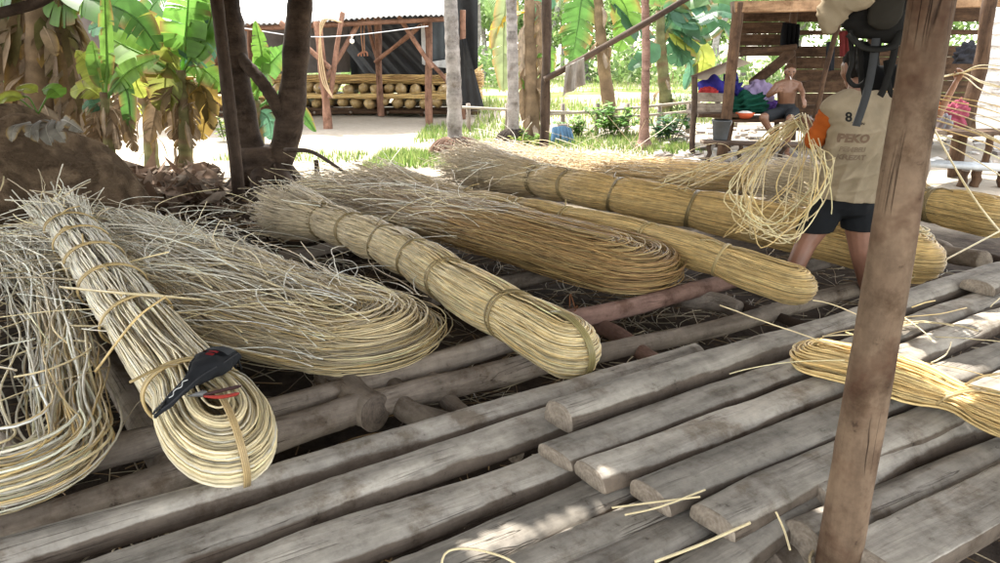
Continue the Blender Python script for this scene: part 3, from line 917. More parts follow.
# ------------------------------------------------------------------ plants: leaves and crowns
def blade(mb, mid, W, nrm, col, rg, tear=0.35, fold=0.35, sag=0.25, edge=(0.25, 0.16, 0.05), petiole=0.12, brown=0.3, n=34, torn_from=0.1):
    "banana leaf along the midrib points"
    c = spline(mid, n)
    T = np.gradient(c, axis=0); T /= np.linalg.norm(T, axis=1)[:, None]
    S = np.cross(T, nrm); S /= np.linalg.norm(S, axis=1)[:, None] + 1e-9
    U = np.cross(S, T)
    t = np.linspace(0, 1, n)
    q = np.clip((t - petiole) / (1 - petiole), 0, 1)
    wd = W * np.sin(PI * np.clip(q, 0, 1) ** 0.75) ** 0.6 * (q > 0)
    L = np.linalg.norm(np.diff(c, axis=0), axis=1).sum()
    fs = np.array([0, 0.35, 0.7, 1.0])
    col = np.array(col)
    for sd in (-1, 1):
        i0 = next(k for k in range(n) if q[k] > 0) - 1
        i = max(0, i0)
        while i < n - 1:
            j = min(n - 1, i + (rg.integers(1, 3) if rg.uniform() < tear else rg.integers(4, 9)))
            ang = fold + rg.normal(0, 0.16); sg = sag * rg.uniform(.6, 1.6)
            shrink = rg.uniform(0.8, 1.0)
            idx = np.arange(i, j + 1)
            rows = []
            for fcr in fs:
                wv = wd[idx] * fcr * shrink
                # torn strips narrow toward the rim
                mid_t = t[idx].mean()
                tt = idx.astype(float)
                pos_c = c[idx] + sd * S[idx] * (wv * math.cos(ang))[:, None] + U[idx] * (wv * math.sin(ang))[:, None]
                pos_c = pos_c + T[idx] * (wv * 0.22)[:, None]
                pos_c[:, 2] -= sg * wv * fcr
                if fcr > 0.5 and len(idx) > 1:
                    m_ = pos_c.mean(0); pos_c = m_ + (pos_c - m_) * (1 - 0.1 * fcr * rg.uniform(0.3, 1))
                rows.append(pos_c)
            R_ = np.stack(rows, 1)
            k = len(idx)
            ii = np.arange(k * 4).reshape(k, 4)
            Fq = np.stack([ii[:-1, :-1], ii[1:, :-1], ii[1:, 1:], ii[:-1, 1:]], -1).reshape(-1, 4)
            cc = np.empty((k, 4, 3)); cc[:] = col * rg.uniform(.8, 1.15); cc *= rg.uniform(.82, 1.12, (k, 1, 1))
            if rg.uniform() < brown: cc[:, 3] = edge; cc[:, 2] = cc[:, 2] * .7 + np.array(edge) * .3
            mb.add(R_, Fq, col=cc.reshape(-1, 3))
            i = j
    mb.tube(c, np.linspace(0.022, 0.004, n) * min(1.0, L), 6, np.clip(col * 1.5 + .03, 0, .8))
    return mb


G1 = (0.13, 0.26, 0.035); G2 = (0.07, 0.17, 0.03); G3 = (0.05, 0.13, 0.06); YG = (0.30, 0.34, 0.05); TEAL = (0.07, 0.17, 0.10); DRY = (0.20, 0.14, 0.085); DRYP = (0.33, 0.26, 0.19)


def banana(label, foot, Yd, stem_px, r, leaves, stem_col=(0.20, 0.19, 0.09), seed=0, group=None, dry=()):
    rg = np.random.default_rng(seed)
    f = P(*foot, 0.0) if Yd is None else Q(*foot, Yd)
    f[2] = -0.03
    root = empty("banana_plant", f, label, "banana plant", group)
    Yd = f[1]
    pts = [f] + [Q(x, y, Yd) for x, y in stem_px]
    c = spline(pts, 30)
    mb = MB()
    kk = np.linspace(0, 1, 30)
    colr = np.array(stem_col)[None] * (0.75 + 0.5 * rg.uniform(size=(30, 1)))
    colr[rg.uniform(size=30) < .3] = DRY
    V, Fq_, Ft_, C = tube_arrays([c], [r * (1.15 - 0.5 * kk) * (1 + .05 * np.sin(kk * 40))], 12, colr[None], None, True)
    mb.add(V, Fq_, Ft_, C)
    # peeling dry sheaths
    for q in range(9):
        k = rg.integers(2, 26); an = rg.uniform(0, 2 * PI)
        d = np.array([math.cos(an), math.sin(an), 0])
        p0 = c[k] + d * r * .9
        blade(mb, [p0, p0 + d * r * .8 + [0, 0, -.12], p0 + d * r * rg.uniform(.6, 1.6) + [0, 0, -rg.uniform(.2, .45)]], r * .5, d, DRY if rg.uniform() < .6 else DRYP, rg, n=8, petiole=0)
    mb.build("pseudostem", M["dryleaf"], root)
    for lf in leaves:
        pts = [np.array(p, float) if len(p) == 3 and lf.get("abs") else Q(p[0], p[1], Yd + (p[2] if len(p) > 2 else 0)) for p in lf["p"]]
        mb = MB()
        blade(mb, pts, lf["w"], np.array(lf.get("n", (0.1, -0.8, 0.6))) + rg.normal(0, .1, 3), lf["c"], rg, lf.get("t", .55), lf.get("f", .25), lf.get("s", .2), brown=lf.get("b", .38), petiole=lf.get("pe", .12))
        mb.build("leaf", M["leaf"], root)
    for lf in dry:
        pts = [Q(p[0], p[1], Yd + (p[2] if len(p) > 2 else 0)) for p in lf["p"]]
        mb = MB()
        blade(mb, pts, lf["w"], np.array(lf.get("n", (0.1, -0.9, 0.3))), lf.get("c", DRY), rg, .7, .5, .5, petiole=.05)
        mb.build("dry_leaf", M["dryleaf"], root)
    return root


banana("young banana plant with bright leaves standing behind the earth mound's right edge", (106, 150), 8.6, [(107, 120), (104, 92)], 0.07, [
    dict(p=[(105, 100), (88, 88), (70, 92)], w=.16, c=YG), dict(p=[(105, 98), (128, 72), (160, 56)], w=.17, c=G1), dict(p=[(104, 95), (98, 70), (92, 40)], w=.13, c=G1),
    dict(p=[(104, 95), (90, 66), (76, 50)], w=.15, c=YG), dict(p=[(106, 100), (120, 82), (128, 96), (131, 138)], w=.10, c=G2), dict(p=[(105, 98), (107, 60), (104, -20)], w=.10, c=G1, n=(.8, -.5, .2)),
    dict(p=[(106, 110), (96, 104), (82, 108)], w=.14, c=TEAL)], seed=11,
    dry=[dict(p=[(105, 100), (96, 112), (92, 148)], w=.13), dict(p=[(106, 102), (114, 116), (118, 150)], w=.13, c=DRYP), dict(p=[(105, 108), (102, 125), (100, 152)], w=.12), dict(p=[(106, 106), (125, 118), (136, 152)], w=.12)])
banana("broad-leaved banana plant with a yellowing hanging leaf behind the leaning pole", (182, 150), 9.2, [(184, 105), (181, 70)], 0.085, [
    dict(p=[(181, 75), (150, 58), (118, 42), (100, 30)], w=.30, c=G1), dict(p=[(181, 72), (160, 35), (120, 6)], w=.26, c=YG), dict(p=[(182, 70), (186, 30), (190, -25)], w=.32, c=(0.16, .36, .05), n=(.2, -1, .1)),
    dict(p=[(182, 72), (205, 40), (232, 30)], w=.26, c=TEAL), dict(p=[(182, 76), (198, 66), (225, 88)], w=.2, c=G1), dict(p=[(182, 78), (202, 80), (206, 105), (202, 140)], w=.22, c=(.28, .19, .04), t=.6),
    dict(p=[(182, 78), (168, 62), (165, 85), (164, 112)], w=.26, c=(.22, .24, .05), t=.5), dict(p=[(181, 76), (145, 62), (136, 80), (144, 98)], w=.22, c=YG), dict(p=[(183, 72), (210, 20), (215, -30)], w=.25, c=G1)], seed=12,
    dry=[dict(p=[(182, 80), (176, 95), (172, 140)], w=.16), dict(p=[(183, 82), (190, 100), (192, 148)], w=.15, c=DRYP), dict(p=[(182, 90), (184, 110), (181, 150)], w=.16), dict(p=[(181, 84), (160, 100), (150, 142)], w=.17), dict(p=[(182, 78), (206, 95), (214, 130)], w=.14, c=(.12, .09, .03))])
banana("dead banana clump draped in brown hanging leaves at the upper left", (40, 160), 9.0, [(42, 90), (38, -30)], 0.2, [
    dict(p=[(40, -10), (70, -8), (130, 14), (160, 50)], w=.3, c=G2), dict(p=[(38, -20), (10, -10), (-30, 25)], w=.3, c=G2), dict(p=[(40, -10), (60, 2), (95, 2)], w=.3, c=G1)], stem_col=DRY, seed=13,
    dry=[dict(p=[(38 + dx, -15), (38 + dx * 2.2, 20 + abs(dx)), (38 + dx * 3.1, 90 + dy), (38 + dx * 3.4, 150 + dy)], w=wv, c=cc) for dx, dy, wv, cc in
         [(-14, 0, .3, DRY), (-9, 15, .28, DRYP), (-4, 5, .3, DRY), (2, 20, .3, (.26, .2, .15)), (7, 10, .3, DRY), (12, 18, .28, DRYP), (16, 35, .26, DRY), (19, 10, .24, (.13, .10, .05)), (-17, -20, .3, (.14, .12, .05)), (9, -40, .3, (.12, .11, .04))]])
banana("banana plant rising between the two limbs of the forked tree, one bright upright leaf", (262, 165), 10.2, [(258, 130), (256, 100)], 0.08, [
    dict(p=[(256, 105), (262, 75), (288, 44)], w=.24, c=(0.14, .32, .05), n=(-.3, -1, .1)), dict(p=[(256, 100), (235, 70), (215, 78)], w=.22, c=G1), dict(p=[(257, 108), (280, 96), (300, 110), (316, 132)], w=.13, c=G2),
    dict(p=[(256, 100), (262, 60), (255, 20)], w=.14, c=G1), dict(p=[(256, 108), (268, 118), (272, 140)], w=.16, c=TEAL)], seed=14)
banana("tall banana plant with a leaning brown stem and torn fishbone leaf, centre right", (612, 122), None, [(603, 60), (598, -5), (597, -40)], 0.145, [
    dict(p=[(597, -28), (583, -5), (578, 25), (572, 62)], w=.45, c=G2, t=.95, n=(0, -1, .1), f=.1), dict(p=[(598, -20), (620, -2), (628, 20), (618, 52)], w=.38, c=G1, t=.5, n=(0, -1, .1)),
    dict(p=[(598, -25), (560, -20), (540, 5), (535, 22)], w=.4, c=G3), dict(p=[(600, -10), (630, 20), (650, 48), (628, 70)], w=.36, c=G3, n=(.3, -.6, .7)), dict(p=[(598, -30), (640, -20), (664, 5)], w=.4, c=G1)],
    stem_col=(.22, .16, .09), seed=15)
banana("leafy banana plant with big bluish leaves beside the hut", (668, 118), None, [(662, 60), (660, 10)], 0.15, [
    dict(p=[(660, 20), (668, 8), (682, 30), (676, 66)], w=.5, c=G3, n=(-.2, -1, .2)), dict(p=[(660, 15), (690, 20), (720, 10), (742, 18)], w=.4, c=TEAL, n=(0, -.6, .8)), dict(p=[(660, 25), (685, 42), (703, 52), (700, 82)], w=.36, c=YG),
    dict(p=[(660, 20), (690, 0), (720, -20)], w=.45, c=TEAL), dict(p=[(661, 25), (700, 36), (722, 26), (735, 44)], w=.3, c=G3), dict(p=[(660, 10), (645, -10), (630, 0)], w=.35, c=G2),
    dict(p=[(661, 30), (690, 62), (685, 90)], w=.25, c=TEAL), dict(p=[(660, 15), (705, -8), (735, -2), (750, 30)], w=.42, c=G2)], stem_col=(.2, .2, .1), seed=16)
banana("dead-looking banana stem wrapped in brown sheaths behind the middle pole", (533, 138), None, [(531, 70), (529, -20)], 0.13, [
    dict(p=[(529, -10), (515, -20), (505, 10), (503, 92)], w=.28, c=(.2, .24, .11), t=.7, n=(0, -1, .1), b=.8), dict(p=[(531, 60), (548, 50), (552, 75)], w=.14, c=G1), dict(p=[(530, 10), (500, 20), (490, 48)], w=.13, c=(.5, .33, .03)),
    dict(p=[(532, 100), (524, 80), (518, 76)], w=.1, c=G1), dict(p=[(533, 125), (540, 110), (546, 104)], w=.1, c=YG)], stem_col=DRY, seed=17,
    dry=[dict(p=[(530, 0), (540, 10), (538, 60)], w=.16), dict(p=[(530, 20), (522, 35), (524, 90)], w=.15, c=DRYP), dict(p=[(531, 50), (541, 66), (540, 120)], w=.15), dict(p=[(531, 60), (523, 80), (526, 130)], w=.14)])


def leaf_cloud(mb, c, rad, n, size, cols, rg, flat=0.7):
    "small leaf faces filling a clump"
    d = rg.normal(size=(n, 3)); d /= np.linalg.norm(d, axis=1)[:, None]
    p = np.array(c) + d * (rg.uniform(0, 1, (n, 1)) ** 0.45) * np.array(rad)
    a = rg.normal(size=(n, 3)); a /= np.linalg.norm(a, axis=1)[:, None]
    b = rg.normal(size=(n, 3)); b -= a * (a * b).sum(1, keepdims=True); b /= np.linalg.norm(b, axis=1)[:, None]
    s = size * rg.uniform(.6, 1.3, (n, 1))
    V = np.stack([p - a * s, p + b * s * .4, p + a * s, p - b * s * .4], 1).reshape(-1, 3)
    cols = np.array(cols)
    cc = cols[rg.integers(0, len(cols), n)] * rg.uniform(.7, 1.3, (n, 1))
    mb.add(V, np.arange(n * 4).reshape(n, 4), col=np.repeat(np.clip(cc, 0, .8), 4, 0))


def crown(mb, c, R, nclump, nleaf, size, cols, rg):
    for _ in range(nclump):
        d = rg.normal(size=3); d /= np.linalg.norm(d)
        q = np.array(c) + d * np.array(R) * rg.uniform(.35, 1)
        leaf_cloud(mb, q, np.array(R) * rg.uniform(.22, .38), nleaf, size, np.array(cols) * rg.uniform(.75, 1.2), rg)


def trunk_tree(label, foot, pxs, r, mat, seed, flare=1.6, cr=None, name="tree", root=None, rootcol=None):
    f = P(*foot, 0.0); rg = np.random.default_rng(seed)
    e = empty(name, f, label, "tree")
    pts = [f + [0, 0, -.05]] + [Q(x, y, f[1]) for x, y in pxs]
    d = pts[-1] - pts[-2]; d /= np.linalg.norm(d)
    pts.append(pts[-1] + d * (3.6 - pts[-1][2]))
    c = spline(pts, 60)
    k = np.linspace(0, 1, 60)
    rad = r * (1 - .25 * k + (flare - 1) * np.exp(-k * 30)) * (1 + 0.03 * rg.normal(size=60))
    rad[::5] *= 1.05
    mb = MB(); mb.tube(c, rad, 14, (1, 1, 1))
    mb.build("trunk", M[mat], e)
    if root:
        mb = MB()
        rr, hh = root
        n = 900
        an = rg.uniform(0, 2 * PI, n); q = rg.uniform(0, 1, n)
        p0 = np.stack([np.cos(an) * rr * .25, np.sin(an) * rr * .25, np.full(n, hh)], 1)
        p2 = np.stack([np.cos(an) * rr * (.8 + .3 * q), np.sin(an) * rr * (.8 + .3 * q), np.zeros(n) - .02], 1)
        p1 = np.stack([np.cos(an) * rr * (.6 + .3 * q), np.sin(an) * rr * (.6 + .3 * q), hh * (.55 + .35 * q)], 1) + rg.normal(0, .02, (n, 3))
        t_ = np.linspace(0, 1, 7)[None, :, None]
        pp = p0[:, None] * (1 - t_) ** 2 + 2 * p1[:, None] * t_ * (1 - t_) + p2[:, None] * t_ ** 2
        mb.tubes(pp + f, 0.009, 4, np.array(rootcol)[None] * rg.uniform(.5, 1.3, (n, 1)))
        tag(mb.build("root_mass", M["dryleaf"], e), kind="stuff")
    if cr:
        mb = MB(); crown(mb, c[-1] + np.array(cr[0]), cr[1], cr[2], cr[3], .14, [G2, G1, G3], rg)
        mb.build("crown", M["leaf"], e)
    return e


trunk_tree("slim pale grey palm trunk on a brown dome of roots, left of the middle pole", (455, 156), [(454, 90), (450, -10)], 0.125, "greybark", 21, 1.1, root=(.42, .30), rootcol=(.2, .12, .085))
trunk_tree("slim grey ringed palm trunk with a dark root ball, next to the brown-sheathed banana", (513, 147), [(513, 80), (511, -10)], 0.105, "greybark", 22, 1.3, root=(.3, .32), rootcol=(.06, .045, .035))
trunk_tree("thin pinkish tree trunk with flared foot standing before the hut", (644, 146), [(645, 100), (646, 50), (645, -10)], 0.078, "redpole", 23, 2.6)

# forked dark tree
f = P(268, 200, 0.0); rg = np.random.default_rng(31)
e = empty("forked_tree", f, "dark tree forking into two thick limbs at the left, backlit", "tree")
Yt = f[1]
def limb(mb, pts, r0, r1, n=40, s=16):
    c = spline(pts, n); k = np.linspace(0, 1, n)
    mb.tube(c, (r0 + (r1 - r0) * k) * (1 + .04 * rg.normal(size=n)), s)
    return c
mb = MB()
limb(mb, [f - [0, 0, .1], Q(266, 180, Yt), Q(258, 158, Yt), Q(256, 146, Yt)], 0.33, 0.24, 20)
limb(mb, [Q(262, 178, Yt), Q(248, 140, Yt), Q(238, 90, Yt), Q(232, 40, Yt), Q(226, -10, Yt), Q(220, -90, Yt), Q(205, -190, Yt)], 0.165, 0.11)
limb(mb, [Q(272, 180, Yt), Q(286, 140, Yt), Q(293, 90, Yt), Q(297, 40, Yt), Q(301, -10, Yt), Q(305, -90, Yt), Q(330, -180, Yt)], 0.155, 0.11)
limb(mb, [Q(285, 125, Yt), Q(276, 104, Yt - .1), Q(262, 82, Yt - .15), Q(246, 64, Yt - .1), Q(236, 50, Yt)], 0.075, 0.06)
for k in range(7):
    an = k * .9 + .3; d = np.array([math.cos(an), math.sin(an), 0])
    limb(mb, [f + d * .15 + [0, 0, .35], f + d * .42 + [0, 0, .12], f + d * .85 + [0, 0, -.04]], .14, .04, 12, 10)
mb.build("trunk", M["darkbark"], e)
mb = MB()
crown(mb, Q(240, -230, Yt), (2.6, 2.2, 1.0), 26, 150, .13, [G2, G1, G3], rg)
mb.build("crown", M["leaf"], e)
# a thin drooping twig and a dead branch on the ground
mb = MB()
mb.tube(spline([Q(285, 150, 7.6), Q(312, 152, 7.4), Q(345, 172, 7.0), Q(363, 180, 6.9)], 20), np.linspace(.025, .012, 20), 7)
mb.tube(spline([Q(318, 180, 7.2), Q(316, 160, 7.2)], 8), np.linspace(.03, .022, 8), 7)
tag(mb.build("fallen_branch", M["darkbark"], loc=Q(318, 180, 7.2)), "thin dark dead branch lying right of the forked tree's foot", "branch")

# ------------------------------------------------------------------ earth mound
mc = np.array([-4.62, 6.35, 0.0]); mtop = Q(60, 113, 6.3)[2]
na, nr = 120, 70
an = np.linspace(0, 2 * PI, na, endpoint=False); rr = np.linspace(0, 1, nr)
A_, R_ = np.meshgrid(an, rr, indexing="ij")
Rm = 1.42 + .1 * np.sin(A_ * 3 + 1) + .06 * np.sin(A_ * 5)
xx = mc[0] + Rm * R_ * np.cos(A_); yy = mc[1] + Rm * R_ * np.sin(A_) * 1.0
hh = (np.clip(1 - R_ ** 3.0, 0, 1)) ** 0.75 * mtop
lum = sinnoise(xx * 1.0, yy * 1.0, 5, [(4, .03), (9, .026), (17, .016)])
zz = hh + lum * (hh > 0.02) - 0.03
V = np.stack([xx, yy, zz], -1).reshape(-1, 3)
i = np.arange(na * nr).reshape(na, nr); j = np.roll(i, -1, 0)
Fq = np.stack([i[:, :-1], i[:, 1:], j[:, 1:], j[:, :-1]], -1).reshape(-1, 4)
m, t, b, out = nt("lumpy clay")
tc = t.nodes.new("ShaderNodeTexCoord")
v1 = t.nodes.new("ShaderNodeTexVoronoi"); v1.inputs["Scale"].default_value = 5.5; v1.feature = "SMOOTH_F1"
nz = t.nodes.new("ShaderNodeTexNoise"); nz.inputs["Scale"].default_value = 4; nz.inputs["Detail"].default_value = 5
t.links.new(tc.outputs["Object"], nz.inputs[0])
vm = t.nodes.new("ShaderNodeVectorMath"); vm.operation = "MULTIPLY_ADD"; vm.inputs[1].default_value = (.5, .5, .5)
t.links.new(nz.outputs[1], vm.inputs[0]); t.links.new(tc.outputs["Object"], vm.inputs[2]); t.links.new(vm.outputs[0], v1.inputs["Vector"])
n2_ = noise(t, tc.outputs["Object"], 22, 6, .7)
t.links.new(mix(t, 0.35, ramp(t, v1.outputs[0], [(0.05, (0.42, 0.305, 0.205)), (0.32, (0.30, 0.21, 0.14)), (0.5, (0.13, 0.09, 0.06))]), ramp(t, n2_, [(.3, (.12, .083, .056)), (.7, (.29, .205, .14))])), b.inputs["Base Color"])  # crevice shade painted in: colour darkens towards the lump edges
b.inputs["Roughness"].default_value = 1; b.inputs["Specular IOR Level"].default_value = .05
ad = t.nodes.new("ShaderNodeMath"); ad.operation = "MULTIPLY_ADD"; ad.inputs[1].default_value = -1.6
t.links.new(v1.outputs[0], ad.inputs[0]); t.links.new(n2_, ad.inputs[2])
bump(t, b, ad.outputs[0], 1.0, .13)
o = link("earth_mound", np_mesh("earth_mound", V - mc, Fq), m, loc=mc)
tag(o, "big dark brown lumpy earth mound at the left edge", "mound")
rg = np.random.default_rng(41)
mb = MB()
for (px, py, ex, ey) in [(30, 122, 12, 142), (40, 121, 38, 142), (52, 120, 52, 146), (46, 124, 30, 138), (58, 122, 66, 143), (62, 120, 84, 132)]:
    a = Q(px, py, 5.55); c_ = Q(ex, ey, 5.3)
    blade(mb, [a, (a + c_) / 2 + [0, -.06, .04], c_], .07, (0, -.8, .6), (0.24, .22, .19), rg, tear=.6, n=12, petiole=.02)
tag(mb.build("withered_leaf", M["dryleaf"], loc=Q(50, 125, 5.5)), "withered grey leaf lying over the earth mound's top", "leaf")
rg = np.random.default_rng(42)
root = empty("seedling", Q(38, 112, 6.6), "small three-leaved seedling growing on top of the earth mound", "plant")
mb = MB()
for tip in [(20, 96), (-5, 100), (56, 98)]: mb.tube(spline([Q(38, 114, 6.6), Q((38 + tip[0]) / 2, 98, 6.6), Q(*tip, 6.6)], 12), .008, 5, G1)
mb.build("stem", M["leaf"], root)
for (a_, b_) in [((38, 92), (16, 90)), ((24, 98), (-8, 108)), ((42, 90), (62, 97))]:
    mb = MB(); blade(mb, [Q(*a_, 6.5), Q((a_[0] + b_[0]) / 2, min(a_[1], b_[1]) - 2, 6.5), Q(*b_, 6.45)], .1, (0, -.5, .9), YG if b_[0] < 50 else G1, rg, .1, n=12, petiole=.02)
    mb.build("leaf", M["leaf"], root)

# ------------------------------------------------------------------ litter, grass and weeds
rg = np.random.default_rng(51)
def litter_samp(rg, n):
    x = rg.uniform(-3.6, 3.4, n); y = rg.uniform(1.5, 6.0, n)
    return np.stack([x, y, gz(x, y) + rg.uniform(0.0, .06, n)], 1)
mb = MB()
mb.add(*curls(2600, litter_samp, L=(.1, .5), d=.006, cols=(BROWN * .55, GREYTAN * .45, BROWN * .35, GREYTAN * .8), seed=52, curl=1.5, lift=.12, zmin=-.02, m=7))
tag(mb.build("cane_litter", M["cane"]), kind="stuff")
def far_samp(rg, n):
    px = rg.uniform(-40, 560, n); py = rg.uniform(178, 250, n) - 0.03 * px * 0
    py = np.where(px < 130, np.maximum(py, 232), py)
    p = np.array([P(a_, b_, 0.05) for a_, b_ in zip(px, py)])
    p[:, 2] = rg.uniform(.02, .3, n) * np.clip((7.6 - p[:, 1]) / 2, .2, 1)
    return p
mb = MB()
mb.add(*curls(1000, far_samp, L=(.2, .8), d=.007, cols=(PALE, GREYTAN, BROWN * .8, GREYTAN * .7), seed=53, curl=2.2, lift=.12, zmin=0.0, m=12))
tag(mb.build("cane_scraps", M["cane"]), kind="stuff")
# dark leaf litter around the forked tree
mb = MB()
n = 2600
p = np.stack([rg.uniform(-4.2, -1.0, n), rg.uniform(6.0, 8.8, n), np.zeros(n)], 1); p[:, 2] = gz(p[:, 0], p[:, 1]) + rg.uniform(.0, .12, n)
a = rg.normal(size=(n, 3)) * [1, 1, .4]; a /= np.linalg.norm(a, axis=1)[:, None]; b2 = np.cross(a, rg.normal(size=(n, 3))); b2 /= np.linalg.norm(b2, axis=1)[:, None]
s = rg.uniform(.04, .13, (n, 1))
mb.add(np.stack([p - a * s, p + b2 * s * .4, p + a * s, p - b2 * s * .4], 1).reshape(-1, 3), np.arange(n * 4).reshape(n, 4),
       col=np.repeat(np.array([(.07, .052, .04), (.14, .105, .077), (.27, .215, .165), (.045, .033, .026)])[rg.integers(0, 4, n)], 4, 0))
tag(mb.build("leaf_litter", M["dryleaf"], smooth=False), kind="stuff")
mb = MB()
def twig_samp(rg, n):
    px = rg.uniform(105, 345, n); py = rg.uniform(176, 218, n)
    return np.array([P(a_, b_, rg.uniform(.02, .16)) for a_, b_ in zip(px, py)])
mb.add(*curls(420, twig_samp, L=(.25, .9), d=.010, cols=(DARK * .6, BROWN * .7, GREYTAN * .7, PALE * .9, DARK * .5), seed=54, curl=1.6, lift=.16, zmin=0, m=10))
tag(mb.build("dry_twigs", M["cane"]), kind="stuff")
# pale dry leaves heaped in the sun between mound and banana plants
mb = MB(); n = 700
px = rg.uniform(92, 215, n); py = rg.uniform(135, 178, n)
p = np.array([Q(a_, b_, 7.6 + rg.uniform(-.6, .6)) for a_, b_ in zip(px, py)]); p[:, 2] = np.minimum(p[:, 2], .45) * rg.uniform(.1, 1, n)
a = rg.normal(size=(n, 3)) * [1, 1, .6]; a /= np.linalg.norm(a, axis=1)[:, None]; b2 = np.cross(a, rg.normal(size=(n, 3))); b2 /= np.linalg.norm(b2, axis=1)[:, None]
s = rg.uniform(.06, .24, (n, 1))
mb.add(np.stack([p - a * s, p + b2 * s * .3, p + a * s, p - b2 * s * .3], 1).reshape(-1, 3), np.arange(n * 4).reshape(n, 4),
       col=np.repeat(np.array([(.3, .22, .17), (.4, .33, .27), (.2, .13, .09), (.12, .08, .055)])[rg.integers(0, 4, n)], 4, 0))
tag(mb.build("dry_leaves", M["dryleaf"], smooth=False), kind="stuff")

def grass_patch(name, rects, n, h, cols, seed):
    rg = np.random.default_rng(seed); ps = []
    for (x0, x1, y0, y1, wgt) in rects:
        k = int(n * wgt); q = np.stack([rg.uniform(x0, x1, k), rg.uniform(y0, y1, k)], 1); ps.append(q)
    q = np.concatenate(ps); k = len(q)
    dens = sinnoise(q[:, 0], q[:, 1], seed, [(1.1, .5), (2.7, .4)])
    q = q[dens > rg.uniform(-1.2, 1.0, k)]; k = len(q)
    z = gz(q[:, 0], q[:, 1]); hh_ = h * rg.uniform(.4, 1.3, k)
    an = rg.uniform(0, 2 * PI, k); lean = rg.uniform(.1, .6, k) * hh_; wv = .012 * h / .15
    base = np.stack([q[:, 0], q[:, 1], z], 1)
    sd = np.stack([-np.sin(an), np.cos(an), 0 * an], 1) * wv
    tip = base + np.stack([np.cos(an) * lean, np.sin(an) * lean, hh_], 1)
    V = np.stack([base - sd, base + sd, tip], 1).reshape(-1, 3)
    cols = np.array(cols); cc = cols[rg.integers(0, len(cols), k)] * rg.uniform(.7, 1.3, (k, 1))
    mb = MB(); mb.add(V, None, np.arange(k * 3).reshape(k, 3), col=np.repeat(cc, 3, 0))
    tag(mb.build(name, M["leaf"], smooth=False), kind="stuff")
GR = [(.12, .2, .035), (.17, .25, .05), (.24, .27, .09), (.09, .15, .03)]
grass_patch("grass", [(-2.0, -.2, 10.6, 12.6, .26), (-1.6, 1.0, 13.5, 16.5, .3), (.4, 3.4, 12.2, 15.5, .34), (-4.5, -2.2, 11.5, 12.6, .06)], 16000, .13, GR, 61)
grass_patch("meadow_grass", [(-.6, 6, 17, 25, .2), (-14, 18, 30, 46, .8)], 20000, .26, [(.2, .26, .07), (.28, .3, .11), (.15, .22, .05)], 62)

def weed(label, px, py, h, w_, n, cols, seed, group=None, size=.1):
    rg = np.random.default_rng(seed); f = P(px, py, 0.0)
    root = empty("leafy_weed", f, label, "plant", group)
    mb = MB(); ml = MB()
    for q in range(n):
        an = rg.uniform(0, 2 * PI); rr_ = w_ * math.sqrt(rg.uniform()); tip = f + [rr_ * math.cos(an), rr_ * math.sin(an) * .6, h * rg.uniform(.5, 1.1)]
        c = spline([f + (tip - f) * [.3, .3, 0], f + (tip - f) * [.7, .7, .6], tip], 10)
        mb.tube(c, .008, 4, (.09, .13, .04))
        for k in range(3, 10):
            for _ in range(2):
                a2 = rg.uniform(0, 2 * PI); d = np.array([math.cos(a2), math.sin(a2), rg.uniform(-.3, .5)]); L_ = size * rg.uniform(.6, 1.4)
                s_ = np.cross(d, [0, 0, 1]) ; s_ /= np.linalg.norm(s_); cc = np.array(cols[rg.integers(len(cols))]) * rg.uniform(.8, 1.2)
                ml.add([c[k], c[k] + d * L_ * .5 + s_ * L_ * .3, c[k] + d * L_ - [0, 0, .02], c[k] + d * L_ * .5 - s_ * L_ * .3], [[0, 1, 2, 3]], col=cc)
    mb.build("stem", M["leaf"], root); ml.build("foliage", M["leaf"], root, smooth=False)
WC = [G1, G2, (.1, .24, .04), (.17, .28, .06)]
weed("bushy green weeds at the leaning banana stem's foot", 612, 134, .55, .75, 26, WC, 71, size=.15)
weed("broad dark-leaved weed between the thin pinkish trunk and the hut", 668, 140, .5, .5, 16, [G3, G2, TEAL], 72, size=.16)
weed("sparse light green weeds right of the blue cloth", 580, 136, .4, .5, 16, WC, 73, size=.12)
weed("low yellow-green weeds left of the blue cloth, by the middle pole", 530, 150, .3, .35, 10, [YG, G1], 74, size=.12)
weed("bright weeds growing beyond the low rail near the hut", 685, 118, .6, .7, 18, WC, 75, size=.16)
weed("small green weed by the leaning pole's right side", 226, 140, .4, .25, 7, [G1, YG], 76, size=.12)
weed("small green creeper under the yellowing hanging leaf", 172, 118, .7, .4, 10, [G1, YG], 77, size=.12)

# ------------------------------------------------------------------ far trees
FG = [(.16, .26, .07), (.22, .31, .11), (.12, .2, .06)]  # lighter greens put distance haze into the leaf colour
def far_tree(label, x, y, h, w_, seed, cols=FG, name="broadleaf_tree"):
    rg = np.random.default_rng(seed)
    root = empty(name, (x, y, 0), label, "tree")
    mb = MB(); c = spline([(x, y, -.1), (x + rg.normal(0, .2), y, h * .3), (x + rg.normal(0, .4), y, h * .65)], 14); mb.tube(c, np.linspace(.2, .09, 14), 8)
    for k in range(4):
        an = rg.uniform(0, 6.28); mb.tube(spline([c[8 + k], c[8 + k] + [math.cos(an) * w_ * .3, math.sin(an) * w_ * .3, h * .15], c[8 + k] + [math.cos(an) * w_ * .6, math.sin(an) * w_ * .6, h * .22]], 8), np.linspace(.07, .02, 8), 6)
    mb.build("trunk", M["greybark"], root)
    mb = MB(); crown(mb, (x, y, h * .62), (w_, w_ * .8, h * .4), 24, 110, h * .035, cols, rg); mb.build("crown", M["leaf"], root)
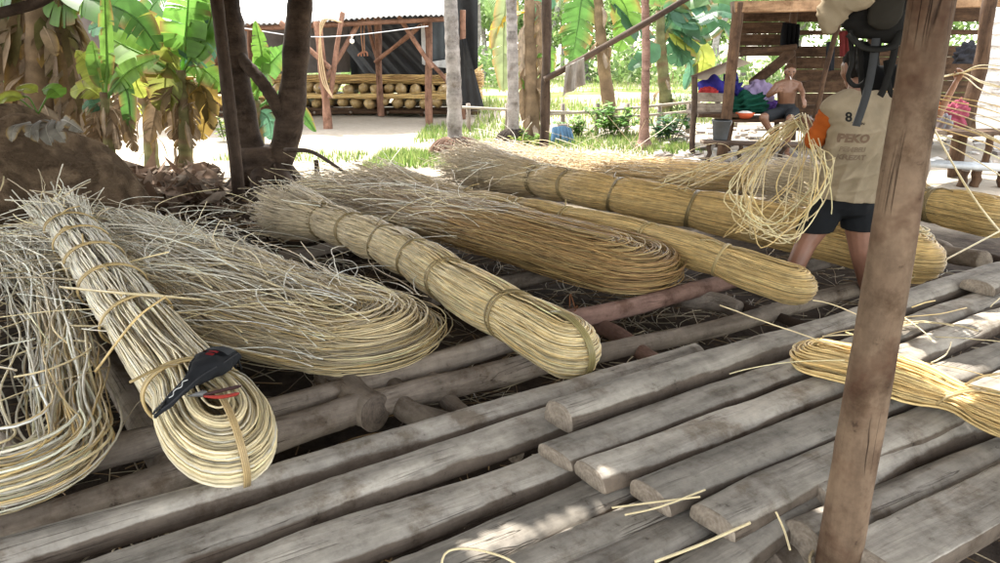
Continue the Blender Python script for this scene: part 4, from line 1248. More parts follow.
def far_palm(label, x, y, h, seed):
    rg = np.random.default_rng(seed)
    root = empty("palm_tree", (x, y, 0), label, "palm tree")
    mb = MB(); c = spline([(x, y, -.1), (x + rg.normal(0, .3), y, h * .5), (x + rg.normal(0, .5), y, h)], 20); mb.tube(c, np.linspace(.2, .12, 20), 8); mb.build("trunk", M["greybark"], root)
    mb = MB()
    for k in range(17):
        an = k * 2.4; el = rg.uniform(-.3, 1.1); L_ = h * .42 + 1
        d = np.array([math.cos(an), math.sin(an), 0])
        mid = spline([c[-1], c[-1] + d * L_ * .45 * math.cos(el) + [0, 0, L_ * .45 * math.sin(el)], c[-1] + d * L_ * .9 * math.cos(el * .5) + [0, 0, L_ * (.5 * math.sin(el) - .35)]], 26)
        mb.tube(mid, np.linspace(.03, .008, 26), 4, (.25, .28, .1))
        s_ = np.cross(d, [0, 0, 1.0]); cc = np.array(FG[k % 3])
        for q in range(3, 26):
            for sd in (-1, 1):
                l_ = .55 * math.sin(PI * (q / 27) ** .7) + .1; t_ = mid[q] - mid[q - 1]; t_ /= np.linalg.norm(t_)
                tip = mid[q] + sd * s_ * l_ * .8 + t_ * l_ * .5 - [0, 0, l_ * .45]
                mb.add([mid[q] - t_ * .03, mid[q] + t_ * .04, tip], None, [[0, 1, 2]], col=cc * rg.uniform(.8, 1.2))
    mb.build("crown", M["leaf"], root, smooth=False)
def fx(px, y): return (px - 500) / F * y
for k, (px, y, h, w_, lab) in enumerate([
    (486, 44, 6.5, 3.2, "pale far tree behind the shed's right end"), (520, 52, 8, 4, "far rounded tree seen between the ringed trunk and the middle pole"),
    (560, 60, 7, 4, "hazy far tree behind the hanging rag"), (640, 58, 8.5, 4.5, "hazy far tree behind the thin pinkish trunk"), (585, 40, 4.5, 2.6, "low pale bush-like tree left of the leaning banana stem, far off"),
    (690, 50, 8, 4.5, "far tree behind the bluish banana leaves"), (735, 46, 7, 4, "far tree hidden partly by the hut's left post"), (420, 60, 9, 5, "far tree behind the shed"), (330, 55, 9, 5, "far tree above the shed's left part"),
    (790, 40, 7, 4, "tree showing through the hut's wall gap"), (880, 45, 8, 5, "tree far behind the backpack"), (985, 40, 7, 4, "tree far behind the white louvred wall"), (240, 50, 8, 5, "far tree behind the leaning pole"), (130, 48, 8, 5, "far tree behind the young banana plants"), (30, 46, 8, 5, "far tree behind the dead banana clump")]):
    far_tree(lab, fx(px, y), y, h, w_, 300 + k)
for k, (px, y, h, lab) in enumerate([(470, 36, 4.2, "small far palm just right of the shed"), (548, 42, 5.0, "far palm behind the middle pole"), (625, 44, 5.2, "far palm right of the leaning banana stem"), (712, 38, 4.6, "far palm behind the hut's sloping awning")]):
    far_palm(lab, fx(px, y), y, h, 330 + k)

rg = np.random.default_rng(350); mb = MB()
for k in range(90):
    x = rg.uniform(-26, 30); y = rg.uniform(34, 40); h_ = rg.uniform(.7, 2.0)
    leaf_cloud(mb, (x, y, h_ * .6), (1.4, 1.0, h_), 130, .2, np.array(FG) * rg.uniform(.8, 1.25), rg)
tag(mb.build("undergrowth", M["leaf"], smooth=False), kind="stuff")
banana("shaded banana plant with drooping brown-edged leaves behind the two bright young ones", (148, 140), 10.6, [(147, 90), (144, 40)], 0.09, [
    dict(p=[(144, 50), (120, 20), (88, 30)], w=.26, c=G3), dict(p=[(144, 45), (150, 10), (170, -10)], w=.28, c=G2), dict(p=[(145, 55), (170, 60), (196, 98)], w=.25, c=G2), dict(p=[(144, 55), (128, 60), (118, 92)], w=.25, c=(.12, .13, .04), t=.6),
    dict(p=[(145, 50), (156, 30), (180, 40), (214, 66)], w=.24, c=G3), dict(p=[(144, 45), (100, 5), (70, 10)], w=.25, c=G1), dict(p=[(145, 60), (150, 90), (146, 120)], w=.2, c=YG)], seed=18,
    dry=[dict(p=[(144, 55), (135, 75), (132, 122)], w=.2), dict(p=[(146, 60), (158, 85), (160, 130)], w=.22), dict(p=[(146, 60), (170, 80), (180, 128)], w=.2, c=DRYP), dict(p=[(144, 50), (118, 60), (100, 110)], w=.2), dict(p=[(145, 50), (126, 70), (116, 130)], w=.18, c=(.1, .07, .045))])

# ------------------------------------------------------------------ low rail fence and blue cloth
root = empty("rail_fence", P(580, 128, 0), "low fence of thin bamboo rails crossing the middle ground", "fence")
Yf = 15.5
for (a_, b_) in [((462, 107), (612, 113)), ((540, 115), (700, 101)), ((600, 118), (720, 108))]:
    mb = MB(); mb.tube(spline([Q(*a_, Yf), Q((a_[0] + b_[0]) / 2, (a_[1] + b_[1]) / 2 + 1, Yf), Q(*b_, Yf)], 16), .028, 8, (.33, .29, .24)); mb.build("rail", M["plain"], root)
for px in (468, 507, 563, 598, 628, 660, 690):
    q = Q(px, 106, Yf); mb = MB(); mb.tube([(q[0], Yf + .06, -.05), (q[0] + .01, Yf + .06, q[2] * .5), (q[0], Yf + .06, q[2] + .05)], .045, 8, (.22, .18, .15)); mb.build("fence_post", M["plain"], root)
root = empty("blue_cloth", P(562, 143, 0), "faded blue cloth draped over a short stump behind the middle pole", "cloth")
Yb = P(562, 143, 0)[1]
for k, cs in enumerate([[(552, 127), (566, 125), (569, 148), (550, 148)], [(562, 125), (571, 128), (577, 148), (566, 148)]]):
    o = sheet("cloth_fold", None, None, [Q(*c_, Yb - .05 * k) for c_ in cs], "cloth", (.16, .3, .48) if k == 0 else (.12, .22, .36), fold=.06, seed=90 + k, parent=None)
    o.parent = root; o.location = Vector(o.location) - root.location
mb = MB(); mb.tube([Q(563, 149, Yb + .1), Q(563, 124, Yb + .1)], .1, 10, (.2, .16, .13)); mb.build("stump", M["plain"], root)

# ------------------------------------------------------------------ the drying shed behind
def bx(a, b): return a
root = empty("drying_shed", (-3.5, 18, 0), "open drying shed with a bright corrugated roof and reddish braced poles, behind the forked tree", "shed")
def part_log(name, A, B, r, mat, seed, parent, shape="round", flat=1.0, **k):
    return log(name, None, A, B, r, shape, mat, "enddark", flat, seed=seed, parent=parent, **k)
pl = P(328, 130, 0); pr = P(429, 124, 0); pm = P(381, 116, 0)
e_l = Q(318, 22, pl[1]); e_r = Q(428, 17, pr[1]); e_m = Q(377, 16, pm[1])
part_log("shed_post", pl, e_l, .085, "shedwood", 401, root); part_log("shed_post", pr, e_r, .08, "shedwood", 402, root); part_log("shed_post", pm, e_m, .085, "shedwood", 403, root)
for k, (a, b2, ya, yb) in enumerate([((320, 88), (362, 18), pl[1] + .15, pl[1] + .8), ((330, 98), (342, 12), pl[1] - .1, pl[1] + .1), ((280, 22), (330, 68), pl[1] - .2, pl[1] - .1),
        ((376, 62), (430, 18), pm[1] - .1, pr[1] + .2), ((366, 14), (378, 62), pm[1] + .1, pm[1] + .1), ((398, 15), (432, 68), pr[1] - .1, pr[1] - .15), ((428, 60), (456, 90), pr[1] - .1, pr[1] + .2)]):
    part_log("brace", Q(*a, ya), Q(*b2, yb), .05, "shedwood", 410 + k, root)
for k, px in enumerate((215, 250, 463)):
    yv = 19.0 if px != 463 else 18.6
    part_log("shed_post", Q(px, 118, yv) * [1, 1, 0], Q(px, 10, yv), .07, "shedwood", 430 + k, root)
# eave beam and corrugated roof rising to the back
ea, eb = Q(95, 28, 15.4), Q(447, 15.5, 16.6)
part_log("eave_beam", ea + [0, .2, -.08], eb + [0, .2, -.08], .05, "shedwood", 440, root, bend=.04)
nu, nv = 240, 8
u = np.linspace(0, 1, nu)[None, :, None]; v = np.linspace(0, 1, nv)[:, None, None]
Pn = ea * (1 - u) + eb * u + v * np.array([.2, 4.6, 1.75])
Pn[..., 2] += .022 * np.sin(np.linspace(0, 1, nu) * np.linalg.norm(eb - ea) / .11 * 2 * PI)[None] + .03 * np.sin(u[..., 0] * 9)
i = np.arange(nu * nv).reshape(nv, nu)
mb = MB(); mb.add(Pn, np.stack([i[:-1, :-1], i[:-1, 1:], i[1:, 1:], i[1:, :-1]], -1).reshape(-1, 4), col=(.52, .5, .48))
o = mb.build("roof", M["roofsheet"], root); sd = o.modifiers.new("thickness", "SOLIDIFY"); sd.thickness = .006
mb = MB()
Pb = ea * (1 - u) + eb * u + np.array([.2, 4.6, 1.75]) + v * np.array([0.1, 5, -1.7])
mb.add(Pb, np.stack([i[:-1, :-1], i[:-1, 1:], i[1:, 1:], i[1:, :-1]], -1).reshape(-1, 4), col=(.5, .48, .46))
mb.build("roof", M["roofsheet"], root)
Yk = 22.5
def shq(px, py, y=Yk): return Q(px, py, y)
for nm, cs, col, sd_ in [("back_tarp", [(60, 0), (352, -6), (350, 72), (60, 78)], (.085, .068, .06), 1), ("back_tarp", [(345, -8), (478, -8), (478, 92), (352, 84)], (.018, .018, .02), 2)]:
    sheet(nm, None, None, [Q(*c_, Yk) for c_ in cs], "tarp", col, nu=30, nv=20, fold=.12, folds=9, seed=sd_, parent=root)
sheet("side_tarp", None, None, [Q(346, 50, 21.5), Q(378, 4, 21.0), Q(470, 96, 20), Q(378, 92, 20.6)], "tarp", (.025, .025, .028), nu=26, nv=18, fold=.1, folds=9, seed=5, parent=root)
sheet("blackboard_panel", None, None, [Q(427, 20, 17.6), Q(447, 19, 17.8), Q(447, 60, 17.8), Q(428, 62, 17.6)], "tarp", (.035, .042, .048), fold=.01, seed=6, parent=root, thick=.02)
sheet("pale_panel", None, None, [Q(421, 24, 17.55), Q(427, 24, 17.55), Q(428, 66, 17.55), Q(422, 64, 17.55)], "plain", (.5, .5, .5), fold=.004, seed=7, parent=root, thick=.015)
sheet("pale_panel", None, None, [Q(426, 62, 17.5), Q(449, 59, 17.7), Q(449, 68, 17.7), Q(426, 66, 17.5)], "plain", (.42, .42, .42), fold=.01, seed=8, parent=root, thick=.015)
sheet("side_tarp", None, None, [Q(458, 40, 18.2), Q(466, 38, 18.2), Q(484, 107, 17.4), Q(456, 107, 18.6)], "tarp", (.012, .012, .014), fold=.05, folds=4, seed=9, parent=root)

# drying rack with the stored bundles
root = empty("storage_rack", (-3.4, 19.6, 0), "low pole rack inside the shed carrying two rows of stored bundles", "rack")
ra, rb = P(196, 114, .0), P(482, 112, .0)
ra = np.array([fx(196, 19.6), 19.6, 0]); rb = np.array([fx(480, 19.6), 19.6, 0])
for k, (y_, z_) in enumerate([(19.5, .14), (21.0, .14), (19.4, .04)]):
    part_log("rail", (ra[0], y_, z_), (rb[0], y_ + .2, z_ + .02), .05, "hutwood", 450 + k, root, bend=.05)
for k in range(8):
    xk = ra[0] + (rb[0] - ra[0]) * (k + .4) / 8
    part_log("rack_leg", (xk, 19.62, -.03), (xk + .02, 19.62, .12), .055, "hutwood", 460 + k, root)
    part_log("crossbar", (xk + .1, 19.4, .085), (xk + .1, 21.4, .085), .035, "hutwood", 470 + k, root)
# each stored bundle: rounded nose facing out, two metres deep
def stored_mesh(seed):
    rg = np.random.default_rng(seed)
    na, pr_ = 22, [(0, .02), (.02, .4), (.06, .68), (.13, .9), (.24, 1.0), (.5, 1.02), (.62, .93), (.75, 1.02), (1.7, 1.0), (2.0, .85)]
    an = np.linspace(0, 2 * PI, na, endpoint=False); V = []; C = []
    st_ = rg.uniform(.72, 1.2, na)
    for y_, r_ in pr_:
        rr_ = r_ * (1 + .04 * rg.normal(size=na))
        V.append(np.stack([np.cos(an) * rr_ * .155, np.full(na, y_), np.sin(an) * rr_ * .135], 1)); C.append(np.array([.36, .25, .115])[None] * (st_ * (0.6 if abs(y_ - .62) < .01 else 1))[:, None])
    i = np.arange(na * len(pr_)).reshape(len(pr_), na); j = np.roll(i, -1, 1)
    Fq = np.stack([i[:-1], i[1:], j[1:], j[:-1]], -1).reshape(-1, 4)
    return np_mesh("stored_bundle", np.concatenate(V), Fq, np.concatenate(C))
sm = [stored_mesh(500 + k) for k in range(4)]
for m_ in sm: m_.materials.append(M["cane"])
k = 0
for row, z_ in ((0, .33), (1, .64)):
    for q in range(21):
        xk = ra[0] + (rb[0] - ra[0]) * (q + .5 + (.35 if row else 0)) / 21.5
        o = bpy.data.objects.new("stored_bundle", sm[k % 4]); COL.objects.link(o); k += 1
        o.location = (xk + rng.normal(0, .03), 19.3 + row * .2 + rng.normal(0, .11), z_ + rng.normal(0, .018)); o.scale = [rng.uniform(.88, 1.08)] * 3; o.rotation_euler = (rng.normal(0, .03), rng.uniform(0, 6), rng.normal(0, .05))
        tag(o, "rattan bundle stacked in the %s row on the shed's rack" % ("lower" if row == 0 else "upper"), "cane bundle", "%s row of bundles stored in the shed" % ("lower" if row == 0 else "upper"))
bundle("rattan_hank", "long layer of canes laid flat between the two stored rows in the shed", [(rb[0], 19.5, .49), (ra[0] + 1.5, 19.5, .48), (ra[0], 19.45, .48)], .24, .04, 120, .014, [], cols=(GOLD, YEL), seed=12, noise_=.02, m1=20, cat="cane hank", fray=.1)
bundle("rattan_hank", "long pile of canes lying on top of the stored rows in the shed", [(rb[0], 20.3, .86), (ra[0] + 1.5, 20.3, .87), (ra[0], 20.2, .85)], .55, .10, 160, .02, [], cols=(GOLD, BROWN), seed=13, noise_=.03, m1=20, cat="cane hank", fray=.1)

# wire with a bulb, hanging rope
root = empty("light_bulb", Q(352, 42, 15.6), "white light bulb hanging from a sagging wire under the shed's eave", "bulb")
mb = MB(); mb.tube(spline([Q(244, 28, 15.6), Q(300, 36, 15.6), Q(352, 35, 15.6), Q(428, 26, 16.4)], 40), .010, 6, (.6, .6, .62)); mb.build("wire", M["plain"], root)
mb = MB(); mb.tube([Q(352, 35, 15.6), Q(352, 38, 15.6)], .02, 8, (.5, .5, .5)); mb.build("socket", M["plain"], root)
c_ = Q(352, 41, 15.6); zz = np.linspace(-1, 1, 9); mb = MB(); mb.tube(np.stack([np.full(9, c_[0]), np.full(9, c_[1]), c_[2] + zz * .05], 1), .048 * np.sqrt(np.clip(1 - zz ** 2, .02, 1)), 10, (.75, .75, .72)); mb.build("glass_globe", M["plain"], root)
mb = MB()
for dx in (0, 3): mb.tube(spline([Q(362 + dx, 14, 17), Q(361 + dx, 32, 17), Q(363 + dx * .5, 52, 17)], 12), .014, 6, (.3, .16, .1))
for q in range(4): mb.tube(spline([Q(363, 52, 17), Q(359 + q * 2.6, 54 - (q % 2) * 2, 17), Q(358 + q * 3.2, 56, 17)], 6), .02, 6, (.3, .14, .09))
tag(mb.build("hanging_rope", M["cloth"], loc=Q(362, 30, 17)), "reddish knotted rope dangling inside the shed near the middle post", "rope")
mb = MB()
for q in range(3): mb.tube(spline([Q(340 + q, 22, 15.7), Q(326 - q * 2, 20, 15.7), Q(319 + q, 45, 15.7), Q(322 + q * 2, 80, 15.7), Q(333, 98, 15.6)], 30), .014, 6, (.42, .3, .17))
tag(mb.build("cane_coil", M["cane"], loc=Q(322, 50, 15.7)), "long bent cane hooked over the shed's front left post", "cane")

# ------------------------------------------------------------------ the hut at right
Yh = 12.0
hut = empty("plank_hut", (5.2, 13, 0), "open-fronted plank hut with a wide orange-brown eave beam, behind the standing person", "hut")
def hbox(name, corners, mat, y, dy, seed=0):
    "upright board with pixel corners tl, br at distance y"
    a = Q(*corners[0], y); c_ = Q(*corners[1], y)
    mb = MB(); mb.box((((a + c_) / 2)[0], y + dy / 2, ((a + c_) / 2)[2]), (abs(c_[0] - a[0]), dy, abs(a[2] - c_[2])), col=(1, 1, 1))
    return mb
def hlog(name, a, b2, r, mat="hutwood", seed=0, shape="round", flat=1, parent=hut, **k):
    return log(name, None, a, b2, r, shape, mat, "enddark", flat, seed=seed, parent=parent, **k)
hp = P(722, 157, 0)
hlog("hut_post", hp, Q(739, 4, hp[1]), .085, seed=601)
hlog("eave_beam", Q(733, 7, Yh - .15), Q(1010, 1, Yh - .15), .13, "redhut", 602, "plank", .62, lump=.01)
hlog("hut_post", P(955, 176, 0), Q(992, -10, P(955, 176, 0)[1]), .085, seed=603)
hlog("thin_post", Q(814, 118, 12.3), Q(839, 20, 12.3), .04, "hutwood", 604)
# roof
mb = MB(); nu = 200
u = np.linspace(0, 1, nu)[None, :, None]; v = np.linspace(0, 1, 4)[:, None, None]
fl, fr_, bl_ = np.array([2.5, 11.6, 2.52]), np.array([8.9, 11.6, 2.6]), np.array([0.1, 4.2, .9])
Pn = fl * (1 - u) + fr_ * u + v * bl_; Pn[..., 2] += .02 * np.sin(np.linspace(0, 1, nu) * 5.6 / .12 * 2 * PI)[None]
i = np.arange(nu * 4).reshape(4, nu)
mb.add(Pn, np.stack([i[:-1, :-1], i[:-1, 1:], i[1:, 1:], i[1:, :-1]], -1).reshape(-1, 4), col=(.2, .15, .12)); mb.build("roof", M["roofsheet"], hut)
# plank back wall, plank by plank; a gap lets the green show through
Yw = 14.2
def wall_rows(px0, px1, ys, yw, name="wall_plank", seed=620):
    for k in range(len(ys) - 1):
        a = Q(px0, ys[k], yw); b2 = Q(px1, ys[k + 1] , yw)
        zc = (a[2] + b2[2]) / 2; hgt = abs(a[2] - b2[2]) * .49
        log(name, None, (a[0], yw + .01 * (k % 2), zc), (Q(px1, ys[k], yw)[0], yw + .01 * (k % 2), zc + .01), hgt, "plank", "hutwood", "enddark", .015 / hgt, seed=seed + k, parent=hut, lump=.004, bend=.004, tilt=PI / 2)
wall_rows(788, 990, [46, 57, 69, 81, 93, 105, 118, 130], Yw, seed=620)
wall_rows(738, 790, [10, 22, 34, 46, 56], Yw - .3, seed=640)
wall_rows(788, 990, [30, 35], Yw, seed=650); wall_rows(788, 990, [8, 22], Yw, seed=655)
hlog("hut_post", P(792, 140, 0) * [1, 0, 1] + [0, Yw - .1, 0], Q(794, 0, Yw - .1), .07, seed=660)
hlog("hut_post", Q(868, 140, Yw - .1) * [1, 1, 0], Q(872, 0, Yw - .1), .07, seed=661)
hlog("roof_brace", Q(752, 84, 13.2), Q(792, 52, 13.4), .09, seed=662)
hlog("roof_beam", Q(738, 54, 12.9), Q(795, 46, 13.3), .05, seed=663)
# lean-to awning at the hut's left side with a low box under it
bxr = empty("side_box", P(705, 152, 0), "small raised plank box under a sloping awning at the hut's left end", "box")
ya = 12.1
mb = MB()
cs = [Q(690, 76, ya - .2), Q(738, 57, ya + .1), Q(752, 62, ya + 1.6), Q(706, 80, ya + 1.5)]
nu = 60; u = np.linspace(0, 1, nu)[None, :, None]; v = np.linspace(0, 1, 6)[:, None, None]
Pn = (cs[0] * (1 - v) + cs[3] * v) * (1 - u) + (cs[1] * (1 - v) + cs[2] * v) * u
Pn[..., 2] += .015 * np.sin(np.linspace(0, 1, 6) * 60)[:, None]
i = np.arange(nu * 6).reshape(6, nu); mb.add(Pn, np.stack([i[:-1, :-1], i[:-1, 1:], i[1:, 1:], i[1:, :-1]], -1).reshape(-1, 4), col=(.17, .12, .09)); mb.build("awning", M["roofsheet"], bxr)
for k, (y0, y1) in enumerate([(92.5, 101.5), (102.5, 111.5)]):
    a = Q(692.5, (y0 + y1) / 2, ya); b2 = Q(728, (y0 + y1) / 2 + .6, ya); hh_ = (Q(700, y0, ya)[2] - Q(700, y1, ya)[2]) / 2
    hlog("front_board", a, b2, hh_, "pole", 670 + k, "plank", .12, bxr, lump=.006, bend=.004, tilt=PI / 2)
for k, (px, y_, top) in enumerate([(693, ya, 76), (717, ya + .9, 80)]):
    hlog("leg", Q(px, 153, y_) * [1, 1, 0], Q(px + 1, top, y_), .045, "darkbark", 680 + k, parent=bxr)
hlog("box_floor", Q(692, 113, ya + .4), Q(730, 113, ya + .4), .5, "hutwood", 684, "plank", .06, bxr, lump=.003, bend=.003)
# the bench
bn = empty("plank_bench", Q(780, 140, 12.3) * [1, 1, 0], "long plank bench along the hut's front with a person sitting on it", "bench")
bz = Q(780, 118, 12.2)[2]
xa, xb = Q(724, 118, 12.2)[0], Q(985, 118, 12.2)[0]
for k in range(3): hlog("seat_plank", (xa, 12.15 + k * .3, bz - .03), (xb, 12.15 + k * .3, bz - .03), .145, "hutwood", 690 + k, "plank", .16, bn, lump=.004, bend=.004)
for k, xk in enumerate(np.linspace(xa + .15, xb - .3, 6)): hlog("leg", (xk, 12.3, -.03), (xk, 12.3, bz - .06), .04, "hutwood", 695 + k, parent=bn)
lb = empty("low_bench", Q(760, 150, 11.4) * [1, 1, 0], "low dark narrow bench in front of the hut's seat", "bench")
a, b2 = Q(702, 142, 11.4), Q(832, 146, 11.2)
hlog("seat_plank", a, b2, .13, "darkbark", 700, "plank", .2, lb, lump=.01)
for k, f_ in enumerate((.06, .3, .62, .92)): q = a + (b2 - a) * f_; hlog("leg", q * [1, 1, 0], q - [0, 0, .03], .035, "darkbark", 702 + k, parent=lb)
# pipe rail right of the post
pr2 = empty("pipe_rail", Q(950, 180, 9.4) * [1, 1, 0], "low grey metal pipe rail on short wooden legs, right of the thick post", "rail")
a, b2 = Q(690, 157, 9.6), Q(1040, 171, 9.2)
a = Q(842, 159, 9.5)
mb = MB(); mb.tube([a, (a + b2) / 2, b2], .035, 12, (.36, .38, .40)); mb.tube([a + [0, .3, .0], b2 + [0, .3, 0]], .03, 12, (.36, .38, .40)); mb.build("pipe", M["metal"], pr2)
for k, px in enumerate((905, 965, 978, 1005)): q = Q(px, 168, 9.35); hlog("leg", q * [1, 1, 0] - [0, 0, .03], q - [0, 0, .03], .055, "hutwood", 710 + k, parent=pr2)
# white louvred wall at the right edge
lw = empty("louvred_wall", Q(992, 130, 10.6) * [1, 1, 0], "white horizontally boarded wall panel at the right edge", "wall")
for k in range(10):
    y0 = 16 + k * 11.8
    hlog("board", Q(988 - k * 1.35, y0, 10.6), Q(1060, y0 - 1, 10.2), .09, "whitewood", 720 + k, "plank", .12, lw, lump=.003, bend=.003, tilt=1.25)
hlog("sill", Q(960, 131, 10.55), Q(1060, 133, 10.2), .05, "hutwood", 735, "plank", .6, lw)
hlog("hut_post", Q(990, 135, 10.62) * [1, 1, 0], Q(992, 131, 10.62), .05, "hutwood", 736, parent=lw); hlog("hut_post", Q(1045, 135, 10.3) * [1, 1, 0], Q(1045, 131, 10.3), .05, "hutwood", 737, parent=lw)

# things in the hut
def blob(name, label, cat, c, rad, col, seed, mat="cloth", lum=.2, loc=None):
    rg = np.random.default_rng(seed); nu_, nv_ = 64, 36
    an = np.linspace(0, 2 * PI, nu_, endpoint=False); el = np.linspace(-PI / 2, PI / 2, nv_)
    A, E_ = np.meshgrid(an, el, indexing="ij")
    d = np.stack([np.cos(A) * np.cos(E_), np.sin(A) * np.cos(E_), np.sin(E_)], -1)
    k = 1 + lum * sum(rg.normal() * np.sin((d @ rg.normal(size=3)) * rg.uniform(3, 10) + rg.uniform(0, 6)) for _ in range(12)) * .28
    k -= lum * .4 * np.abs(np.sin((d @ rg.normal(size=3)) * 4))
    Pv = d * np.array(rad) * k[..., None]; Pv[..., 2] = np.maximum(Pv[..., 2], -rad[2] * .55)
    i = np.arange(nu_ * nv_).reshape(nu_, nv_); j = np.roll(i, -1, 0)
    me = np_mesh(name, Pv.reshape(-1, 3), np.stack([i[:, :-1], j[:, :-1], j[:, 1:], i[:, 1:]], -1).reshape(-1, 4), np.repeat(np.array(col)[None], nu_ * nv_, 0))
    o = link(name, me, M[mat], loc=c); tag(o, label, cat); return o
blob("clothes_heap", "heap of deep blue cloth in the raised side box", "clothes", Q(714, 91, 12.5), (.27, .25, .2), (.035, .03, .2), 1)
blob("clothes_heap", "red cloth lying in front of the blue heap in the side box", "clothes", Q(708, 93, 12.25), (.15, .1, .1), (.33, .035, .035), 2)
blob("clothes_heap", "dark green bundled cloth on the hut's bench beside the post", "clothes", Q(745, 106, 12.45), (.36, .25, .22), (.008, .055, .035), 3)
blob("clothes_heap", "pale lilac crumpled cloth behind the green bundle in the hut", "clothes", Q(759, 97, 12.75), (.26, .2, .28), (.36, .29, .46), 4)
blob("clothes_heap", "small purple cloth beside the sitting person's hip", "clothes", Q(771, 108, 12.7), (.2, .2, .17), (.09, .045, .2), 5)
blob("clothes_heap", "blue cloth piled behind the hut's left post", "clothes", Q(731, 92, 12.7), (.16, .2, .26), (.03, .028, .15), 8)
def lathe(mb, c, prof, col, s=24):
    c = np.array(c, float); mb.tubes([np.stack([np.full(len(prof), c[0]), np.full(len(prof), c[1]), c[2] + np.array([p_[1] for p_ in prof])], 1)], [np.array([p_[0] for p_ in prof])], s, col, ref=(1, 0.01, 0), cap=False)
q = Q(745, 115, 12.05); q[2] = bz + .01
root = empty("food_bowl", q, "orange-red bowl with white food on the bench by the hut's post", "bowl")
mb = MB(); lathe(mb, q, [(.001, .0), (.08, 0.0), (.12, .03), (.15, .09), (.14, .088), (.11, .04)], (.5, .09, .03)); mb.build("bowl", M["plain"], root)
mb = MB(); lathe(mb, q, [(.135, .075), (.1, .1), (.05, .115), (.001, .118)], (.7, .68, .63)); mb.build("food", M["plain"], root)
q = Q(720, 140, 11.45); q[2] = Q(720, 141.5, 11.4)[2] + .02
root = empty("bucket", q, "dark grey plastic bucket standing on the low bench", "bucket")
mb = MB(); lathe(mb, q, [(.001, 0), (.1, 0), (.105, .02), (.14, .28), (.152, .285), (.152, .3), (.135, .3), (.1, .03)], (.06, .065, .07)); mb.build("body", M["plain"], root)
mb = MB(); an = np.linspace(0, PI, 24); mb.tube(np.stack([q[0] + .15 * np.cos(an), np.full(24, q[1] - .02), q[2] + .28 - .12 * np.sin(an)], 1), .005, 6, (.4, .4, .4)); mb.build("handle", M["metal"], root)
# hanging clothes inside the hut
sheet("hanging_cloth", "dark grey garment hanging on the hut's back wall left of the thin post", "clothes", [Q(826, 42, 13.0), Q(835, 40, 13.0), Q(834, 70, 13.0), Q(827, 71, 13.0)], "cloth", (.02, .022, .028), fold=.03, seed=11, thick=.02)
sheet("hanging_cloth", "dull red garment hanging right of the hut's thin post", "clothes", [Q(839, 32, 13.2), Q(850, 30, 13.2), Q(848, 58, 13.2), Q(840, 56, 13.2)], "cloth", (.16, .03, .03), fold=.03, seed=12, thick=.02)
sheet("hanging_cloth", "black cloth hanging in the dark corner above the sitting person", "clothes", [Q(783, 22, 13.4), Q(799, 24, 13.4), Q(797, 48, 13.4), Q(782, 46, 13.4)], "cloth", (.006, .006, .007), fold=.05, seed=13, thick=.02)
# rubble of pale stones and rubbish under and around the hut
rg = np.random.default_rng(77); mb = MB()
for k in range(420):
    px = rg.uniform(655, 1010); py = rg.uniform(124, 168); p = P(px, py, 0)
    if p[1] < 9.6: continue
    s_ = rg.uniform(.03, .12); V = rg.normal(size=(8, 3)); V /= np.linalg.norm(V, axis=1)[:, None]
    base = np.array([[-1, -1, -1], [1, -1, -1], [1, 1, -1], [-1, 1, -1], [-1, -1, 1], [1, -1, 1], [1, 1, 1], [-1, 1, 1]]) * .6 + V * .35
    mb.add(p + base * s_ * [1.2, 1, .6], [[0, 3, 2, 1], [4, 5, 6, 7], [0, 1, 5, 4], [1, 2, 6, 5], [2, 3, 7, 6], [3, 0, 4, 7]], col=np.array([(.5, .48, .45), (.36, .33, .3), (.2, .17, .15), (.42, .36, .31)][rg.integers(4)]))
tag(mb.build("rubble", M["plain"], smooth=False), kind="stuff")

# ------------------------------------------------------------------ people
def hull(bm, a, ra, b, rb):
    "rounded tapered limb segment; radii may be (x, y, z)"
    pts = []
    for p, r in ((a, ra), (b, rb)):
        r = np.array([r, r, r] if np.isscalar(r) else r, float)
        for el in np.linspace(-PI / 2, PI / 2, 7):
            k = 1 if abs(abs(el) - PI / 2) < 1e-6 else 12
            for q in range(k):
                an = 2 * PI * q / max(k, 1)
                pts.append(np.array(p) + r * np.array([math.cos(el) * math.cos(an), math.cos(el) * math.sin(an), math.sin(el)]))
    vs = [bm.verts.new(p) for p in pts]
    r = bmesh.ops.convex_hull(bm, input=vs)
    kill = {e for e in r["geom_interior"] + r["geom_unused"] if isinstance(e, bmesh.types.BMVert)}
    bmesh.ops.delete(bm, geom=[v for v in kill if v.is_valid], context="VERTS")


